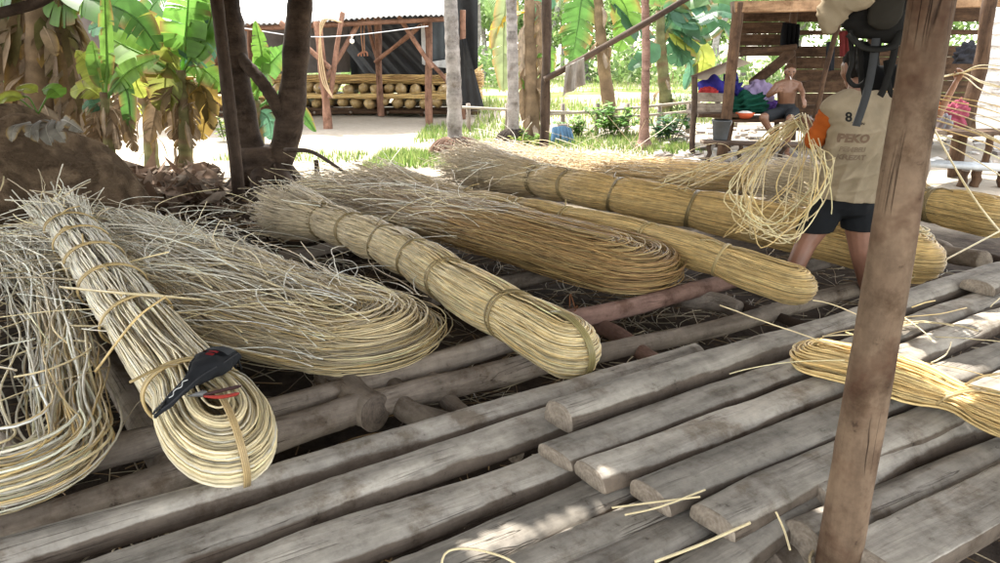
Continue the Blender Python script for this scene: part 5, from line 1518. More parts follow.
def fuse(name, chains, voxel, col, mat, parent, smooth=5, post=None):
    "one continuous skin over chains of joints"
    bm = bmesh.new()
    for ch in chains:
        for (a, ra), (b, rb) in zip(ch[:-1], ch[1:]): hull(bm, a, ra, b, rb)
    me = bpy.data.meshes.new(name); bm.to_mesh(me); bm.free()
    o = bpy.data.objects.new(name, me); COL.objects.link(o)
    r = o.modifiers.new("r", "REMESH"); r.mode = "VOXEL"; r.voxel_size = voxel
    s = o.modifiers.new("s", "SMOOTH"); s.iterations = smooth; s.factor = .5
    dg = bpy.context.evaluated_depsgraph_get(); dg.update()
    me2 = bpy.data.meshes.new_from_object(o.evaluated_get(dg))
    bpy.data.objects.remove(o)
    n = len(me2.vertices); V = np.empty(n * 3, np.float32); me2.vertices.foreach_get("co", V); V = V.reshape(-1, 3).astype(float)
    C = np.tile(np.array(col, float), (n, 1))
    if post is not None: V, C = post(V, C)
    V = V - np.array(world_loc(parent))
    me2.vertices.foreach_set("co", V.astype(np.float32).ravel())
    a = me2.color_attributes.new("col", "FLOAT_COLOR", "POINT"); cc = np.ones((n, 4), np.float32); cc[:, :3] = C; a.data.foreach_set("color", cc.ravel())
    me2.polygons.foreach_set("use_smooth", np.ones(len(me2.polygons), bool)); me2.name = name; me2.materials.clear()
    me2.update()
    return link(name, me2, M[mat], parent)


def hand(wrist, d, palm_n, grip=1.0, side=1, s=1.0):
    "palm, four curled fingers of unequal length and a thumb from the palm's side"
    d = np.array(d, float); d /= np.linalg.norm(d); n = np.array(palm_n, float); n -= d * (n @ d); n /= np.linalg.norm(n)
    w_ = np.cross(d, n) * side; W = np.array(wrist, float); ch = []
    ch.append([(W, .024 * s), (W + d * .05 * s, .026 * s)])
    for k, (o_, L_) in enumerate([(-.03, .070), (-.01, .078), (.01, .074), (.029, .058)]):
        b0 = W + d * .03 * s + w_ * o_ * .7 * s; k1 = W + d * .085 * s + w_ * o_ * s
        ch.append([(b0, .014 * s), (k1, .0115 * s)])
        a = .5 * grip; p = k1; ang = 0
        pts = [(k1, .0105 * s)]
        for j, f_ in enumerate((.45, .32, .25)):
            ang += a * (1.1 if j else .8) + .15
            p = p + (d * math.cos(ang) + n * math.sin(ang)) * L_ * f_ * s * 1.15
            pts.append((p, (.0095 - .0012 * j) * s))
        ch.append(pts)
    t0 = W + d * .028 * s - w_ * .022 * s; t1 = t0 - w_ * .028 * s + d * .03 * s + n * .012 * s; t2 = t1 + d * .028 * s + n * .022 * s * grip + w_ * .008 * s
    ch.append([(t0, .015 * s), (t1, .0115 * s), (t2, .0095 * s)])
    return ch


def head_chains(c, face, up=(0, 0, 1), s=1.0):
    c = np.array(c, float); fdir = np.array(face, float); fdir /= np.linalg.norm(fdir); up = np.array(up, float); sd = np.cross(fdir, up); sd /= np.linalg.norm(sd); up = np.cross(sd, fdir)
    ch = [[(c + up * .03 * s - fdir * .02 * s, .088 * s), (c + up * .015 * s + fdir * .02 * s, .08 * s)], [(c + fdir * .025 * s, .07 * s), (c - up * .075 * s + fdir * .045 * s, .042 * s)],
          [(c + up * .01 * s + fdir * .085 * s, .012 * s), (c - up * .028 * s + fdir * .108 * s, .0165 * s)],              # nose
          [(c + up * .032 * s + fdir * .075 * s - sd * .03 * s, .02 * s), (c + up * .032 * s + fdir * .075 * s + sd * .03 * s, .02 * s)],   # brow
          [(c - up * .06 * s + fdir * .088 * s - sd * .018 * s, .011 * s), (c - up * .06 * s + fdir * .088 * s + sd * .018 * s, .011 * s)]]  # lips
    for k in (-1, 1):
        ch.append([(c + sd * k * .082 * s + up * .015 * s, (.012 * s, .018 * s, .026 * s)), (c + sd * k * .084 * s - up * .02 * s, (.009 * s, .014 * s, .016 * s))])
        ch.append([(c - up * .012 * s + fdir * .06 * s + sd * k * .04 * s, .026 * s), (c - up * .03 * s + fdir * .05 * s + sd * k * .04 * s, .024 * s)])
    return ch, fdir, sd, up

SK1 = (.17, .085, .05); SK2 = (.21, .10, .065)


def cap_hair(parent, c, fdir, sd, up, col, s=1.0, name="hair"):
    c = np.array(c, float)
    def cut(V, C):
        d = V - c; f_ = d @ fdir; u_ = d @ up
        lim = .035 * s + .9 * np.clip(f_ - .02 * s, -.3, .06)
        low = u_ < np.where(f_ > 0, lim, -.06 * s)
        V = V.copy(); V[low] = c + (V[low] - c) * .82
        return V, C
    return fuse(name, [[(c + up * .034 * s - fdir * .022 * s, .094 * s), (c + up * .022 * s + fdir * .018 * s, .085 * s)], [(c - fdir * .045 * s, .082 * s), (c - fdir * .04 * s - up * .03 * s, .07 * s)]], .008, col, "cloth", parent, 3, cut)


# --- the standing person seen from behind
Ym = 4.28
man = empty("person", Q(835, 300, Ym), "person in printed beige shirt with orange sleeves, standing back turned and holding looped canes", "person")
nk = Q(857, 97, Ym); shl = Q(833, 108, Ym); shr = Q(890, 108, Ym + .03); hp_ = Q(843, 200, Ym); chs = Q(858, 130, Ym - .01); wst = Q(848, 172, Ym)
hl, hr = Q(829, 206, Ym), Q(856, 206, Ym + .03)
kl, kr = Q(806, 243, Ym - .05), Q(860, 250, Ym + .0)
fl_, fr2 = Q(783, 288, Ym - .1), Q(870, 303, Ym + .05)
fl_[2] = max(fl_[2], .30); 
el_, er_ = Q(814, 141, Ym + .08), Q(905, 142, Ym + .12)
wl_, wr_ = Q(812, 124, Ym + .30), Q(893, 150, Ym + .34)
hc = nk + [0, .03, .155]
hch, hf, hs_, hu = head_chains(hc, (-.25, 1, -.25))
bd = [[(nk + [0, 0, .09], .052), (nk, .06), (chs, (.155, .10, .12)), (wst, (.14, .095, .1)), (hp_, (.15, .11, .09))],
      [(nk, .06), (shl, .058)], [(nk, .06), (shr, .058)], [(chs, .1), (shl, .06)], [(chs, .1), (shr, .06)],
      [(hl, .09), (kl, .062), ((kl * .55 + fl_ * .45) + [0, -.015, 0], .056), (fl_, .036)], [(hr, .09), (kr, .062), ((kr * .55 + fr2 * .45) + [0, -.015, 0], .056), (fr2, .036)],
      [(shl, .052), (el_, .040), (wl_, .027)], [(shr, .052), (er_, .040), (wr_, .027)]]
for f0, dx in ((fl_, -.05), (fr2, .04)):
    bd.append([(f0, .034), (f0 + [dx * .3, -.03, -.03], .03)]); bd.append([(f0 + [0, -.02, -.025], .03), (f0 + [dx, .10, -.035], (.038, .04, .018)), (f0 + [dx * 1.4, .17, -.04], (.036, .03, .013))])
fwd_l = np.array([-.55, .75, .35])
bd += hch + hand(wl_, fwd_l, (.3, .3, -.9), 1.1, 1) + hand(wr_, (-.2, .9, .2), (-.9, 0, -.2), .8, -1)
fuse("body", bd, .0062, SK2, "skin", man, 4)
cap_hair(man, hc, hf, hs_, hu, (.012, .01, .009))
for k in (-1, 1):
    mb = MB(); e0 = hc + hu * .012 + hf * .083 + hs_ * k * .032; zz = np.linspace(-1, 1, 7); mb.tube(e0 + hs_ * (zz * .012)[:, None], .007 * np.sqrt(np.clip(1 - zz ** 2, .05, 1)), 8, (.05, .04, .04)); mb.build("eye", M["skin"], man)

def folds(amp, seed, cz, diag=(-.5, .0, .85)):
    def f_(V, C):
        rg = np.random.default_rng(seed); d = np.zeros(len(V))
        for k in range(6):
            ax_ = np.array(diag) + rg.normal(0, .35, 3); ax_ /= np.linalg.norm(ax_)
            ph = V @ ax_ * rg.uniform(22, 46) + .8 * np.sin(V @ rg.normal(size=3) * 8) + rg.uniform(0, 6)
            d += (1 - np.abs(np.sin(ph)) ** .6) * rg.uniform(.3, 1)
        wgt = np.clip((cz - V[:, 2]) / .25, .15, 1)
        ctr = np.array([V[:, 0].mean(), V[:, 1].mean()]); dirv = V[:, :2] - ctr; dirv /= np.linalg.norm(dirv, axis=1)[:, None] + 1e-9
        V = V.copy(); V[:, :2] += dirv * (amp * (d - 1.2) * wgt)[:, None]
        return V, C * (1 + .05 * (d - 1.2))[:, None]
    return f_

def trim(o, co, no):
    bm = bmesh.new(); bm.from_mesh(o.data)
    off = Vector(world_loc(o.parent)) + o.location
    r = bmesh.ops.bisect_plane(bm, geom=bm.verts[:] + bm.edges[:] + bm.faces[:], plane_co=Vector(co) - off, plane_no=no, clear_outer=True)
    bm.to_mesh(o.data); bm.free()

hem = Q(845, 198, Ym)
shirt = fuse("shirt", [[(nk + [0, 0, .0], (.075, .075, .03)), (chs, (.178, .128, .13)), (Q(852, 165, Ym), (.178, .135, .1)), (Q(845, 205, Ym), (.192, .15, .1))], [(nk, .07), (shl, .072)], [(nk, .07), (shr, .072)],
    [(chs, .13), (shl, .07)], [(chs, .13), (shr, .07)]], .0085, (.28, .225, .155), "cloth", man, 6, folds(.019, 4, nk[2] - .08))
trim(shirt, hem, (-.06, 0, -1)); trim(shirt, nk + [0, 0, .045], (0, .2, 1))
so = shirt.modifiers.new("thickness", "SOLIDIFY"); so.thickness = .004
for a, b2, c2 in ((shl, el_, wl_), (shr, er_, wr_)):
    mb = MB(); d0 = (b2 - a) / np.linalg.norm(b2 - a); d1 = (c2 - b2) / np.linalg.norm(c2 - b2)
    c_ = spline([a + d0 * .03, a + (b2 - a) * .5, b2 - d0 * .015, b2 + d1 * .015], 18); kk = np.linspace(0, 1, 18)
    mb.tube(c_, .060 - .006 * kk + .004 * np.sin(kk * 9) + .003 * np.sin(kk * 31), 18, (.36, .085, .016), cap=False)
    sl = mb.build("sleeve", M["cloth"], man); so = sl.modifiers.new("thickness", "SOLIDIFY"); so.thickness = .004
shorts = fuse("shorts", [[(Q(846, 190, Ym), (.165, .125, .06)), (Q(844, 206, Ym), (.17, .13, .07))], [(hl + [0, 0, .02], .105), (hl + (kl - hl) * .72, .098)], [(hr + [0, 0, .02], .105), (hr + (kr - hr) * .68, .098)]], .009, (.012, .013, .015), "cloth", man, 5, folds(.005, 6, 5))
for a, b2, q_ in ((hl, kl, .60), (hr, kr, .56)):
    pass
zc = (hl + (kl - hl) * .66)[2]
trim(shorts, (0, 0, zc), (0, 0, -1)); so = shorts.modifiers.new("thickness", "SOLIDIFY"); so.thickness = .004
mb = MB()
for sd_ in (-1, 1):
    p0 = hl + [-.1, -.02, .0] if sd_ < 0 else hr + [.1, -.02, 0]
    mb.tube(spline([p0 + [0, 0, .05], p0 + [-.005 * -sd_, 0, -.04], p0 + [.012 * sd_, 0, -.12]], 10), .006, 6, (.5, .5, .5))
mb.build("side_stripe", M["cloth"], man)
# the print on the shirt's back, pressed onto the cloth
me = shirt.data
bvh = BVHTree.FromPolygons([v.co[:] for v in me.vertices], [p.vertices[:] for p in me.polygons])
off = np.array(world_loc(man))
def shirt_print(name, text, px, py, size, col, bold=.0, shear=0.0):
    cu = bpy.data.curves.new(name, "FONT"); cu.body = text; cu.size = size; cu.align_x = "CENTER"; cu.align_y = "CENTER"; cu.offset = bold; cu.shear = shear; cu.resolution_u = 3
    to = bpy.data.objects.new(name, cu); COL.objects.link(to)
    dg = bpy.context.evaluated_depsgraph_get(); m2 = bpy.data.meshes.new_from_object(to.evaluated_get(dg)); bpy.data.objects.remove(to)
    bm = bmesh.new(); bm.from_mesh(m2); bmesh.ops.triangulate(bm, faces=bm.faces)
    bmesh.ops.subdivide_edges(bm, edges=[e_ for e_ in bm.edges if e_.calc_length() > size * .18], cuts=2, use_grid_fill=True)
    c0 = Q(px + 2, py, Ym - .14)
    for v in bm.verts:
        o_ = Vector((c0[0] + v.co.x - off[0], c0[1] - .3 - off[1], c0[2] + v.co.y - off[2]))
        hit = bvh.ray_cast(o_, Vector((0, 1, 0)))
        if hit[0] is None: v.co = o_ + Vector((0, .4, 0))
        else: v.co = hit[0] + Vector((0, -.0045, 0))
    bm.to_mesh(m2); bm.free()
    a = m2.color_attributes.new("col", "FLOAT_COLOR", "POINT"); a.data.foreach_set("color", np.tile(np.array([*col, 1], np.float32), len(m2.vertices)))
    return link(name, m2, M["cloth"], man)
shirt_print("shirt_print", "8", 850, 118, .07, (.02, .02, .02), .002); shirt_print("shirt_print", "0", 861, 116, .06, (.30, .17, .07), .004)
shirt_print("shirt_print", "TAHUN", 858, 124, .018, (.05, .04, .035), .0006)
shirt_print("shirt_print", "PEKO", 853, 139, .062, (.17, .115, .08), .003, .12); shirt_print("shirt_print", "PEMBELI", 852, 150, .036, (.2, .15, .105), .0015, .15); shirt_print("shirt_print", "KREZAT", 851, 158, .038, (.19, .14, .1), .0015, .15)

# --- looped canes held in the hand
hd = wl_ + fwd_l / np.linalg.norm(fwd_l) * .08
rg = np.random.default_rng(88); paths = []
for k in range(30):
    j = lambda s_: rg.normal(0, s_)
    a = hd + rg.normal(0, .012, 3)
    y1 = Ym + .3 + j(.06)
    q1 = Q(772 + j(6), 142 + j(6), y1); q2 = Q(745 + j(9), 180 + j(9), Ym + .05 + j(.08)); q3 = Q(752 + j(10), 218 + j(7), Ym - .05 + j(.08)); q4 = Q(780 + j(14), 236 + j(6), Ym - .1 + j(.08)); q5 = Q(815 + j(10), 212 + j(12), Ym - .16 + j(.03)); q6 = Q(826 + j(8), 178 + j(12), Ym - .2 + j(.02))
    if k % 3 == 0: paths.append(spline([a, q1, q2, q3, Q(775 + j(20), 225 + j(8), Ym + j(.1)), Q(800 + j(12), 190 + j(8), Ym + .15), Q(806 + j(5), 140 + j(6), Ym + .25), hd + rg.normal(0, .015, 3)], 60))
    elif k % 3 == 1: paths.append(spline([a, q1, q2, q3, q4, q5, q6, Q(818 + j(4), 150 + j(5), Ym - .05), hd + rg.normal(0, .02, 3)], 60))
    else: paths.append(spline([a, Q(770 + j(8), 138 + j(5), y1), Q(725 + j(16), 168 + j(6), Ym + .5), Q(690 + j(25), 185 + j(5), Ym + .9)], 60))
rc = np.array([CREAM, YEL, CREAM * .95])[rg.integers(0, 3, len(paths))] * rg.uniform(.8, 1.2, (len(paths), 1))
mb = MB(); mb.tubes(np.array(paths), .0034, 6, np.clip(rc, 0, .8))
o = mb.build("held_canes", M["cane"], loc=hd); tag(o, "looped hank of pale canes held in the standing person's left hand", "cane hank")

# --- the sitting person in the hut
Ys = 12.2
sit = empty("person", Q(786, 116, Ys), "bare-chested person in dark shorts sitting on the hut's bench, smoking", "person")
def q_(x, y, dy=0.0): return Q(x, y, Ys + dy)
ph_ = q_(786, 111, .12); hl, hr = q_(780, 113, .08), q_(793, 113, .08)
nk2 = q_(788, 81, .06); ch2 = q_(786.5, 92, .05); w2 = q_(786, 103, .1); s1, s2 = q_(776.5, 85.5, .05), q_(798.5, 85, .05)
hc2 = q_(790, 71.5, .0)
hch, hf, hs_, hu = head_chains(hc2, (-.1, -1, -.12))
e1, e2 = q_(768.5, 95, -.05), q_(802.5, 92, -.1); w1_, w2_ = q_(776, 92, -.2), q_(803, 98, -.33)
k1, k2 = q_(763, 117.5, -.38), q_(790, 119, -.42); f1, f2 = q_(774, 136, -.36), q_(788, 142, -.36)
f1[2] = max(f1[2], .09); f2[2] = .09
bd = [[(nk2 + [0, 0, .1], .055), (nk2, .06), (ch2, (.155, .10, .11)), (w2, (.135, .095, .1)), (ph_, (.16, .12, .09))], [(nk2, .055), (s1, .06)], [(nk2, .055), (s2, .06)], [(ch2, .1), (s1, .06)], [(ch2, .1), (s2, .06)],
      [(hl, .095), (k1, .065), (k1 * .6 + f1 * .4 + [0, .02, 0], .055), (f1, .038)], [(hr, .095), (k2, .065), (k2 * .6 + f2 * .4 + [0, .02, 0], .055), (f2, .038)],
      [(s1, .052), (e1, .042), (w1_, .028)], [(s2, .052), (e2, .042), (w2_, .028)]]
for f0 in (f1, f2): bd.append([(f0 + [0, .03, -.03], .035), (f0 + [0, -.09, -.055], (.04, .04, .02)), (f0 + [0, -.16, -.06], (.038, .03, .015))])
bd += hch + hand(w1_, (.5, -.1, .6), (.5, .8, -.3), 1.0, 1) + hand(w2_, (.1, -.6, -.7), (-.2, .5, -.6), .5, -1)
def shade(V, C):
    dn = np.abs((V - ch2) @ np.array([1, 0, 0])); return V, C
fuse("body", bd, .0075, SK1, "skin", sit, 4, shade)
cap_hair(sit, hc2, hf, hs_, hu, (.05, .025, .014))
for k in (-1, 1):
    mb = MB(); e0 = hc2 + hu * .012 + hf * .088 + hs_ * k * .032; zz = np.linspace(-1, 1, 7); mb.tube(e0 + hs_ * (zz * .016)[:, None], .009 * np.sqrt(np.clip(1 - zz ** 2, .05, 1)), 8, (.02, .015, .015)); mb.build("eye", M["skin"], sit)
shs = fuse("shorts", [[(w2 + [0, 0, -.02], (.15, .11, .04)), (ph_, (.178, .14, .095))], [(hl, .11), (hl + (k1 - hl) * .8, .088)], [(hr, .11), (hr + (k2 - hr) * .8, .088)]], .01, (.025, .027, .03), "cloth", sit, 4, folds(.006, 9, 5))
mb = MB(); mo = hc2 - hu * .06 + hf * .098 + hs_ * .012; mb.tube([mo, mo + hf * .07 - hu * .035], .0065, 8, (.75, .74, .72)); tag(mb.build("cigarette", M["plain"], loc=mo), "white cigarette in the sitting person's mouth", "cigarette")

# --- the person hidden behind the thick post
Yp = 7.9
hid = empty("person", Q(915, 150, Yp), "person in orange behind the thick post, one bare forearm raised holding canes", "person")
def h_(x, y, dy=0.0): return Q(x, y, Yp + dy)
nk3 = h_(914, 92); ch3 = h_(915, 108); w3 = h_(915, 126); ph3 = h_(915, 140); s1, s2 = h_(900, 98), h_(930, 99)
hc3 = h_(912, 78)
hch, hf, hs_, hu = head_chains(hc3, (.1, -1, -.1))
e2 = h_(939, 114, -.12); w2_ = h_(956, 82, -.15); e1 = h_(893, 120, -.1); w1_ = h_(905, 128, -.3)
k1, k2 = h_(905, 150, -.4), h_(921, 150, -.4); f1, f2 = k1 * [1, 1, 0] + [0, .05, .09], k2 * [1, 1, 0] + [0, .05, .09]
bd = [[(nk3 + [0, 0, .1], .055), (nk3, .06), (ch3, (.14, .095, .11)), (w3, (.13, .095, .1)), (ph3, (.15, .12, .09))], [(nk3, .055), (s1, .058)], [(nk3, .055), (s2, .058)], [(ch3, .09), (s1, .058)], [(ch3, .09), (s2, .058)],
      [(h_(908, 141), .09), (k1, .06), (f1, .038)], [(h_(922, 141), .09), (k2, .06), (f2, .038)], [(s1, .05), (e1, .04), (w1_, .028)], [(s2, .05), (e2, .042), (w2_, .028)]]
for f0 in (f1, f2): bd.append([(f0 + [0, .03, -.03], .035), (f0 + [0, -.14, -.06], (.038, .03, .018))])
bd += hch + hand(w2_, (.3, -.1, .9), (-.8, -.4, .2), 1.1, 1) + hand(w1_, (.3, -.8, -.1), (0, 0, -1), .7, -1)
fuse("body", bd, .0085, (.30, .15, .09), "skin", hid, 4)
cap_hair(hid, hc3, hf, hs_, hu, (.012, .01, .009))
for k in (-1, 1):
    mb = MB(); e0 = hc3 + hu * .012 + hf * .088 + hs_ * k * .032; zz = np.linspace(-1, 1, 7); mb.tube(e0 + hs_ * (zz * .016)[:, None], .009 * np.sqrt(np.clip(1 - zz ** 2, .05, 1)), 8, (.02, .015, .015)); mb.build("eye", M["skin"], hid)
fuse("shirt", [[(nk3, (.08, .08, .03)), (ch3, (.165, .12, .12)), (w3, (.16, .125, .1)), (ph3, (.17, .14, .06))], [(ch3, .11), (s2, .07)], [(ch3, .11), (s1, .07)], [(s2, .07), (s2 + (e2 - s2) * .7, .066)], [(s1, .07), (s1 + (e1 - s1) * .7, .066)]], .01, (.45, .12, .03), "cloth", hid, 4, folds(.007, 14, 5))
fuse("shorts", [[(ph3, (.17, .14, .08)), (ph3 + [0, -.03, -.02], (.17, .14, .08))], [(h_(908, 141), .1), (k1, .078)], [(h_(922, 141), .1), (k2, .078)]], .011, (.03, .03, .04), "cloth", hid, 4)
zt = ph3[2] - .1
log("log_stool", "upright log used as a seat by the person behind the thick post", ph3 * [1, 1, 0] + [0, .03, -.03], ph3 * [1, 1, 0] + [0, .03, zt], .17, "round", "pole", "end", 1, seed=801, cat="stool")
blob("clothes_heap", "small grey bundle beside the person in orange", "clothes", h_(944, 123, .1), (.08, .1, .1), (.22, .22, .24), 21)
blob("clothes_heap", "pink cloth bundle right of the person in orange", "clothes", h_(956, 117, 1.6), (.13, .1, .2), (.26, .06, .09), 22)
blob("clothes_heap", "dark bundle hanging behind the raised forearm", "clothes", h_(966, 56, 3.5), (.16, .12, .2), (.03, .03, .035), 23)
log("side_ledge", "low plank ledge holding the bundles beside the person in orange", h_(926, 131, 1.2), h_(985, 132, 2.2), .3, "plank", "hutwood", "enddark", .1, seed=802, cat="ledge")
# canes sweeping from the raised hand out to the right
rg = np.random.default_rng(91); paths = []; h0 = w2_ + np.array([.3, -.1, .9]) * .08
for k in range(15):
    f_ = k / 14.0
    ys = 73 + 62 * f_ + rg.normal(0, 2); ye = 62 + 135 * f_ + rg.normal(0, 7)
    a = h0 + rg.normal(0, .02, 3) if k < 5 else Q(915, ys - 6, Yp - .6)
    a0 = Q(918, 80 + rg.normal(0, 3), Yp - .4) if k < 5 else Q(880, ys - 10, Yp - .3)
    paths.append(spline([a0, a, Q(985, a[2] * 0 + (ys * .45 + ye * .55) - 5, Yp - 1.1), Q(1045, ye + 8, Yp - 1.8), Q(1100, ye + 34, Yp - 2.3)], 40))
rc = np.array([CREAM, YEL, CREAM * .9])[rg.integers(0, 3, len(paths))] * rg.uniform(.85, 1.2, (len(paths), 1))
mb = MB(); mb.tubes(np.array(paths), .0055, 6, np.clip(rc, 0, .8))
tag(mb.build("held_canes", M["cane"], loc=h0), "long pale canes fanning right from the raised hand behind the thick post", "cane hank")
mb = MB()
for pts in ([(905, 60, 5.2), (945, 150, 5.0), (1000, 232, 4.7), (1050, 262, 4.5)], [(870, 300, 3.9), (930, 268, 4.2), (1000, 231, 4.6), (1050, 205, 4.9)], [(935, 130, 5.4), (968, 190, 5.1), (1005, 238, 4.8), (1040, 290, 4.6)]):
    mb.tube(spline([Q(*p_) for p_ in pts], 40), .0055, 6, CREAM)
tag(mb.build("stray_canes", M["cane"], loc=Q(1000, 232, 4.7)), "thin pale stray canes crossing at the right edge over the folded bundle", "canes")

# ------------------------------------------------------------------ backpack and cloth hung from the roof
def ribbon(mb, pts, w_, col, nrm=(0, -1, 0), n=24, th=.003):
    c = spline(pts, n); T = np.gradient(c, axis=0); T /= np.linalg.norm(T, axis=1)[:, None]
    S = np.cross(T, np.array(nrm, float)); S /= np.linalg.norm(S, axis=1)[:, None]; U = np.cross(S, T)
    V = np.stack([c - S * w_ / 2 - U * th, c + S * w_ / 2 - U * th, c + S * w_ / 2 + U * th, c - S * w_ / 2 + U * th], 1)
    i = np.arange(n * 4).reshape(n, 4); j = np.roll(i, -1, 1)
    mb.add(V, np.stack([i[:-1], i[1:], j[1:], j[:-1]], -1).reshape(-1, 4), col=col)
Yb = 3.45
def b_(x, y, dy=0.0): return Q(x, y, Yb + dy)
bag = empty("backpack", b_(872, 20), "worn black backpack hanging upside down with dangling straps above the standing person", "backpack")
BK = (.022, .021, .02)
fuse("main_compartment", [[(b_(866, 20, .02), (.10, .08, .08)), (b_(886, -12), (.16, .11, .12)), (b_(884, -60), (.16, .11, .14))], [(b_(855, 24), (.05, .05, .04)), (b_(890, 30), (.08, .06, .06))], [(b_(850, 8), (.03, .05, .06)), (b_(884, 20), (.11, .08, .08))]], .009, BK, "cloth", bag, 5, folds(.008, 31, 5))
fuse("front_pocket", [[(b_(884, 16, -.09), (.075, .03, .06)), (b_(893, -18, -.1), (.085, .03, .1))]], .009, (.038, .034, .028), "cloth", bag, 4, folds(.004, 32, 5))
def strap(*a, **k):
    mb = MB(); ribbon(mb, *a, **k); mb.build("strap", M["cloth"], bag)
GY = (.06, .062, .066)
strap([b_(876, 38, -.06), b_(872, 68, -.06), b_(866, 96, -.05), b_(856, 126, -.04)], .035, GY, n=20)
strap([b_(850, 30, -.03), b_(852, 60, -.03), b_(848, 78, -.03), b_(858, 86, -.02), b_(872, 72, -.02), b_(880, 40, -.02)], .02, BK)
strap([b_(898, 30, -.04), b_(892, 62, -.05), b_(884, 88, -.04), b_(880, 96, -.04)], .03, BK)
strap([b_(902, 20, -.03), b_(903, 60, -.03), b_(898, 96, -.03), b_(890, 90, -.02), b_(886, 60, -.02)], .024, BK)
strap([b_(860, 40, .02), b_(862, 72, .02), b_(866, 100, .03)], .03, BK)
strap([b_(848, 34, -.05), b_(866, 48, -.09), b_(892, 46, -.09), b_(903, 30, -.06)], .035, (.03, .029, .027), nrm=(0, -.6, .8))
fuse("side_flap", [[(b_(864, 52, .04), (.04, .03, .05)), (b_(870, 80, .04), (.06, .03, .05)), (b_(890, 76, .05), (.06, .03, .06))]], .01, (.012, .012, .013), "cloth", bag, 3, folds(.006, 33, 5))
strap([b_(884, -70), b_(884, -110), Q(884, -140, 3.5)], .02, BK)
bc = empty("beige_cloth", b_(842, 10), "plain beige cloth draped over the backpack's left side at the top", "cloth")
fuse("cloth_folds", [[(b_(852, -60, -.04), (.12, .06, .08)), (b_(846, -8, -.05), (.10, .05, .06)), (b_(829, 20, -.05), (.055, .045, .045)), (b_(828, 30, -.05), (.03, .03, .02))], [(b_(846, -8, -.05), (.10, .05, .06)), (b_(858, 2, -.1), (.06, .03, .04))]], .009, (.36, .29, .2), "cloth", bc, 5, folds(.012, 45, 5, (.6, 0, .7)))

# ------------------------------------------------------------------ tool pouch and pliers on the coiled bundle
def p_(x, y, z): return P(x, y, z)
root = empty("tool_pouch", p_(190, 385, .63), "black tool pouch with red patches lying on the coiled bundle", "pouch")
cl = spline([p_(156, 416, .585), p_(166, 406, .615), p_(180, 392, .64), p_(193, 380, .65), p_(208, 367, .655), p_(219, 359, .645), p_(227, 356, .625)], 40)
kk = np.linspace(0, 1, 40)
wd = np.interp(kk, [0, .05, .2, .42, .52, .62, .85, .95, 1], [.013, .019, .018, .022, .044, .06, .064, .055, .034]); th = np.interp(kk, [0, .1, .35, .6, .85, 1], [.006, .008, .014, .038, .034, .008]); ker = np.ones(5) / 5; wd = np.convolve(np.pad(wd, 2, 'edge'), ker, 'valid'); th = np.convolve(np.pad(th, 2, 'edge'), ker, 'valid')
T = np.gradient(cl, axis=0); T /= np.linalg.norm(T, axis=1)[:, None]; S = np.cross(T, [0, 0, 1.0]); S /= np.linalg.norm(S, axis=1)[:, None]; U = np.cross(S, T)
an = np.linspace(0, 2 * PI, 26, endpoint=False); rg = np.random.default_rng(5)
lm = 1 + .07 * np.sin(kk[:, None] * 22 + an[None] * 2) + .06 * np.sin(kk[:, None] * 37 - an[None] * 3 + 1) + .05 * np.sin(kk[:, None] * 51 + an[None] * 6)
V = cl[:, None] + S[:, None] * (wd[:, None] * np.sign(np.cos(an)) * np.abs(np.cos(an)) ** .7 * lm)[..., None] + U[:, None] * (th[:, None] * np.sin(an) * lm)[..., None]
i = np.arange(40 * 26).reshape(40, 26); j = np.roll(i, -1, 1)
mb = MB(); mb.add(V, np.stack([i[:-1], j[:-1], j[1:], i[1:]], -1).reshape(-1, 4), col=(.022, .023, .026)); mb.build("pouch_body", M["cloth"], root)
def patch(name, k0, k1, a0, a1, col, lift=.003, nn=7):
    mb = MB(); kq = np.linspace(k0, k1, nn); aq = np.linspace(a0, a1, nn)
    rows = []
    for k_ in kq:
        q = int(round(k_ * 39)); f_ = np.interp(k_ * 39, np.arange(40), np.arange(40))
        C_ = np.array([np.interp(f_, np.arange(40), cl[:, x]) for x in range(3)]); w0 = np.interp(f_, np.arange(40), wd); t0 = np.interp(f_, np.arange(40), th)
        rows.append([C_ + S[q] * (w0 * np.cos(a_) ) * 1.0 + U[q] * (t0 * abs(np.sin(a_)) * 1.13 + lift) for a_ in aq])
    i = np.arange(nn * nn).reshape(nn, nn); mb.add(np.array(rows), np.stack([i[:-1, :-1], i[1:, :-1], i[1:, 1:], i[:-1, 1:]], -1).reshape(-1, 4), col=col); mb.build(name, M["cloth"], root)
patch("flap", .70, .93, .55, 2.0, (.045, .047, .052), .006, 14)
patch("red_patch", .74, .9, 2.15, 2.6, (.16, .012, .015)); patch("red_patch", .60, .63, 1.15, 1.6, (.2, .016, .02), .006); patch("red_patch", .65, .68, 1.1, 1.6, (.2, .016, .02), .006)
for a_ in (.35, 2.75):
    mb = MB(); mb.tube(spline([cl[q] + S[q] * wd[q] * math.cos(a_) + U[q] * (th[q] * math.sin(a_) * 1.1 + .003) for q in range(3, 39, 3)], 60), .0028, 5, (.05, .05, .055)); mb.build("piping", M["cloth"], root)
mb = MB(); sc_ = [cl[6 + q] + S[6 + q] * (.006 * math.sin(q * 1.9)) + U[6 + q] * (th[6 + q] + .004) for q in range(8)]
mb.tube(spline(sc_, 40), .0016, 5, (.6, .6, .6)); mb.build("stitched_mark", M["cloth"], root)
mb = MB(); b0 = cl[2]
for q in range(4): mb.tube(b0 + S[2] * .02 * np.array([[-1], [1]]) * .9 + T[2] * (.012 * q - .01) + U[2] * .012, .004, 6, (.02, .02, .02))
mb.build("buckle", M["metal"], root)
mb = MB()
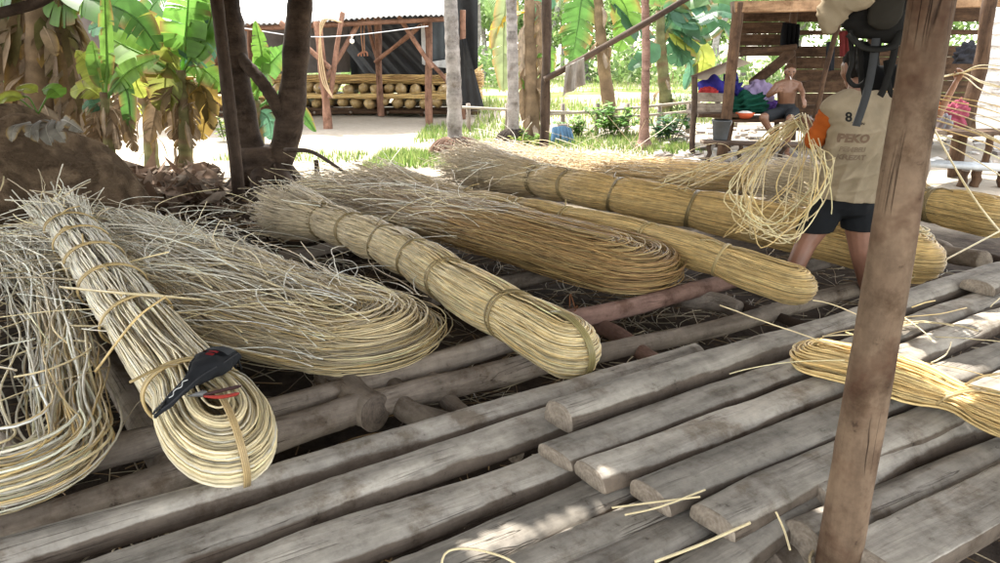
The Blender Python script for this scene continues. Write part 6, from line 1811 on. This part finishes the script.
for q in range(5): mb.tube(spline([cl[39] + S[39] * (q - 2) * .01, cl[39] + T[39] * .02 + S[39] * (q - 2) * .016 - U[39] * .015, cl[39] + T[39] * .03 + S[39] * (q - 2) * .02 - U[39] * .05], 8), .004, 5, (.02, .02, .022))
mb.build("frayed_edge", M["cloth"], root)
root = empty("pliers", p_(210, 392, .63), "pair of small pliers with red handles lying beside the black pouch", "pliers")
for (a, m_, b2, cc) in [((203, 395), (220, 391), (241, 386), (.05, .02, .02)), ((204, 396.5), (221, 397), (239, 393.5), (.30, .03, .02))]:
    mb = MB(); c_ = spline([p_(*a, .64), p_(*m_, .645), p_(*b2, .63)], 16); mb.tube(c_, np.interp(np.linspace(0, 1, 16), [0, .3, .9, 1], [.003, .0055, .006, .003]), 10, cc); mb.build("handle", M["plain"], root)
mb = MB(); mb.tube(spline([p_(207, 393, .641), p_(198, 394.5, .64), p_(188, 396, .632)], 12), np.interp(np.linspace(0, 1, 12), [0, .2, .35, 1], [.006, .011, .008, .002]), 10, (.12, .12, .12)); mb.build("jaw", M["metal"], root)

# ------------------------------------------------------------------ loose straws on the deck
STR = [([(700, 497), (650, 503), (612, 508)], "thin straw bent across the sunlit slab's end"), ([(625, 515), (660, 507), (705, 490)], "pale straw lying over two slabs left of the cut board ends"),
       ([(655, 562), (700, 545), (750, 523)], "broad pale cane strip lying on the dark slab"), ([(776, 512), (784, 530), (790, 550)], "short pale straw standing askew left of the thick post's foot"),
       ([(440, 575), (446, 553), (470, 549), (505, 558), (530, 575)], "looped pale cane sticking up at the bottom edge")]
for k, (pts, lab) in enumerate(STR):
    mb = MB(); mb.tube(spline([P(x, y, .475 + (.02 if k == 3 and q == 0 else 0) + (.03 if k == 4 and q in (1, 2, 3) else 0)) for q, (x, y) in enumerate(pts)], 24), .0028 if k != 2 else .004, 6, CREAM * .95)
    tag(mb.build("loose_straw", M["cane"], loc=P(*pts[1], .475)), lab, "straw")
rg = np.random.default_rng(97); mb = MB()
def deck_samp(rg, n):
    px = rg.uniform(880, 1010, n); py = rg.uniform(305, 370, n)
    return np.array([P(a_, b_, .495) for a_, b_ in zip(px, py)])
mb.add(*curls(18, deck_samp, L=(.15, .5), d=.006, cols=(CREAM, YEL), seed=98, curl=1.2, lift=.06, zmin=.487, m=10))
tag(mb.build("cane_offcuts", M["cane"]), kind="stuff")
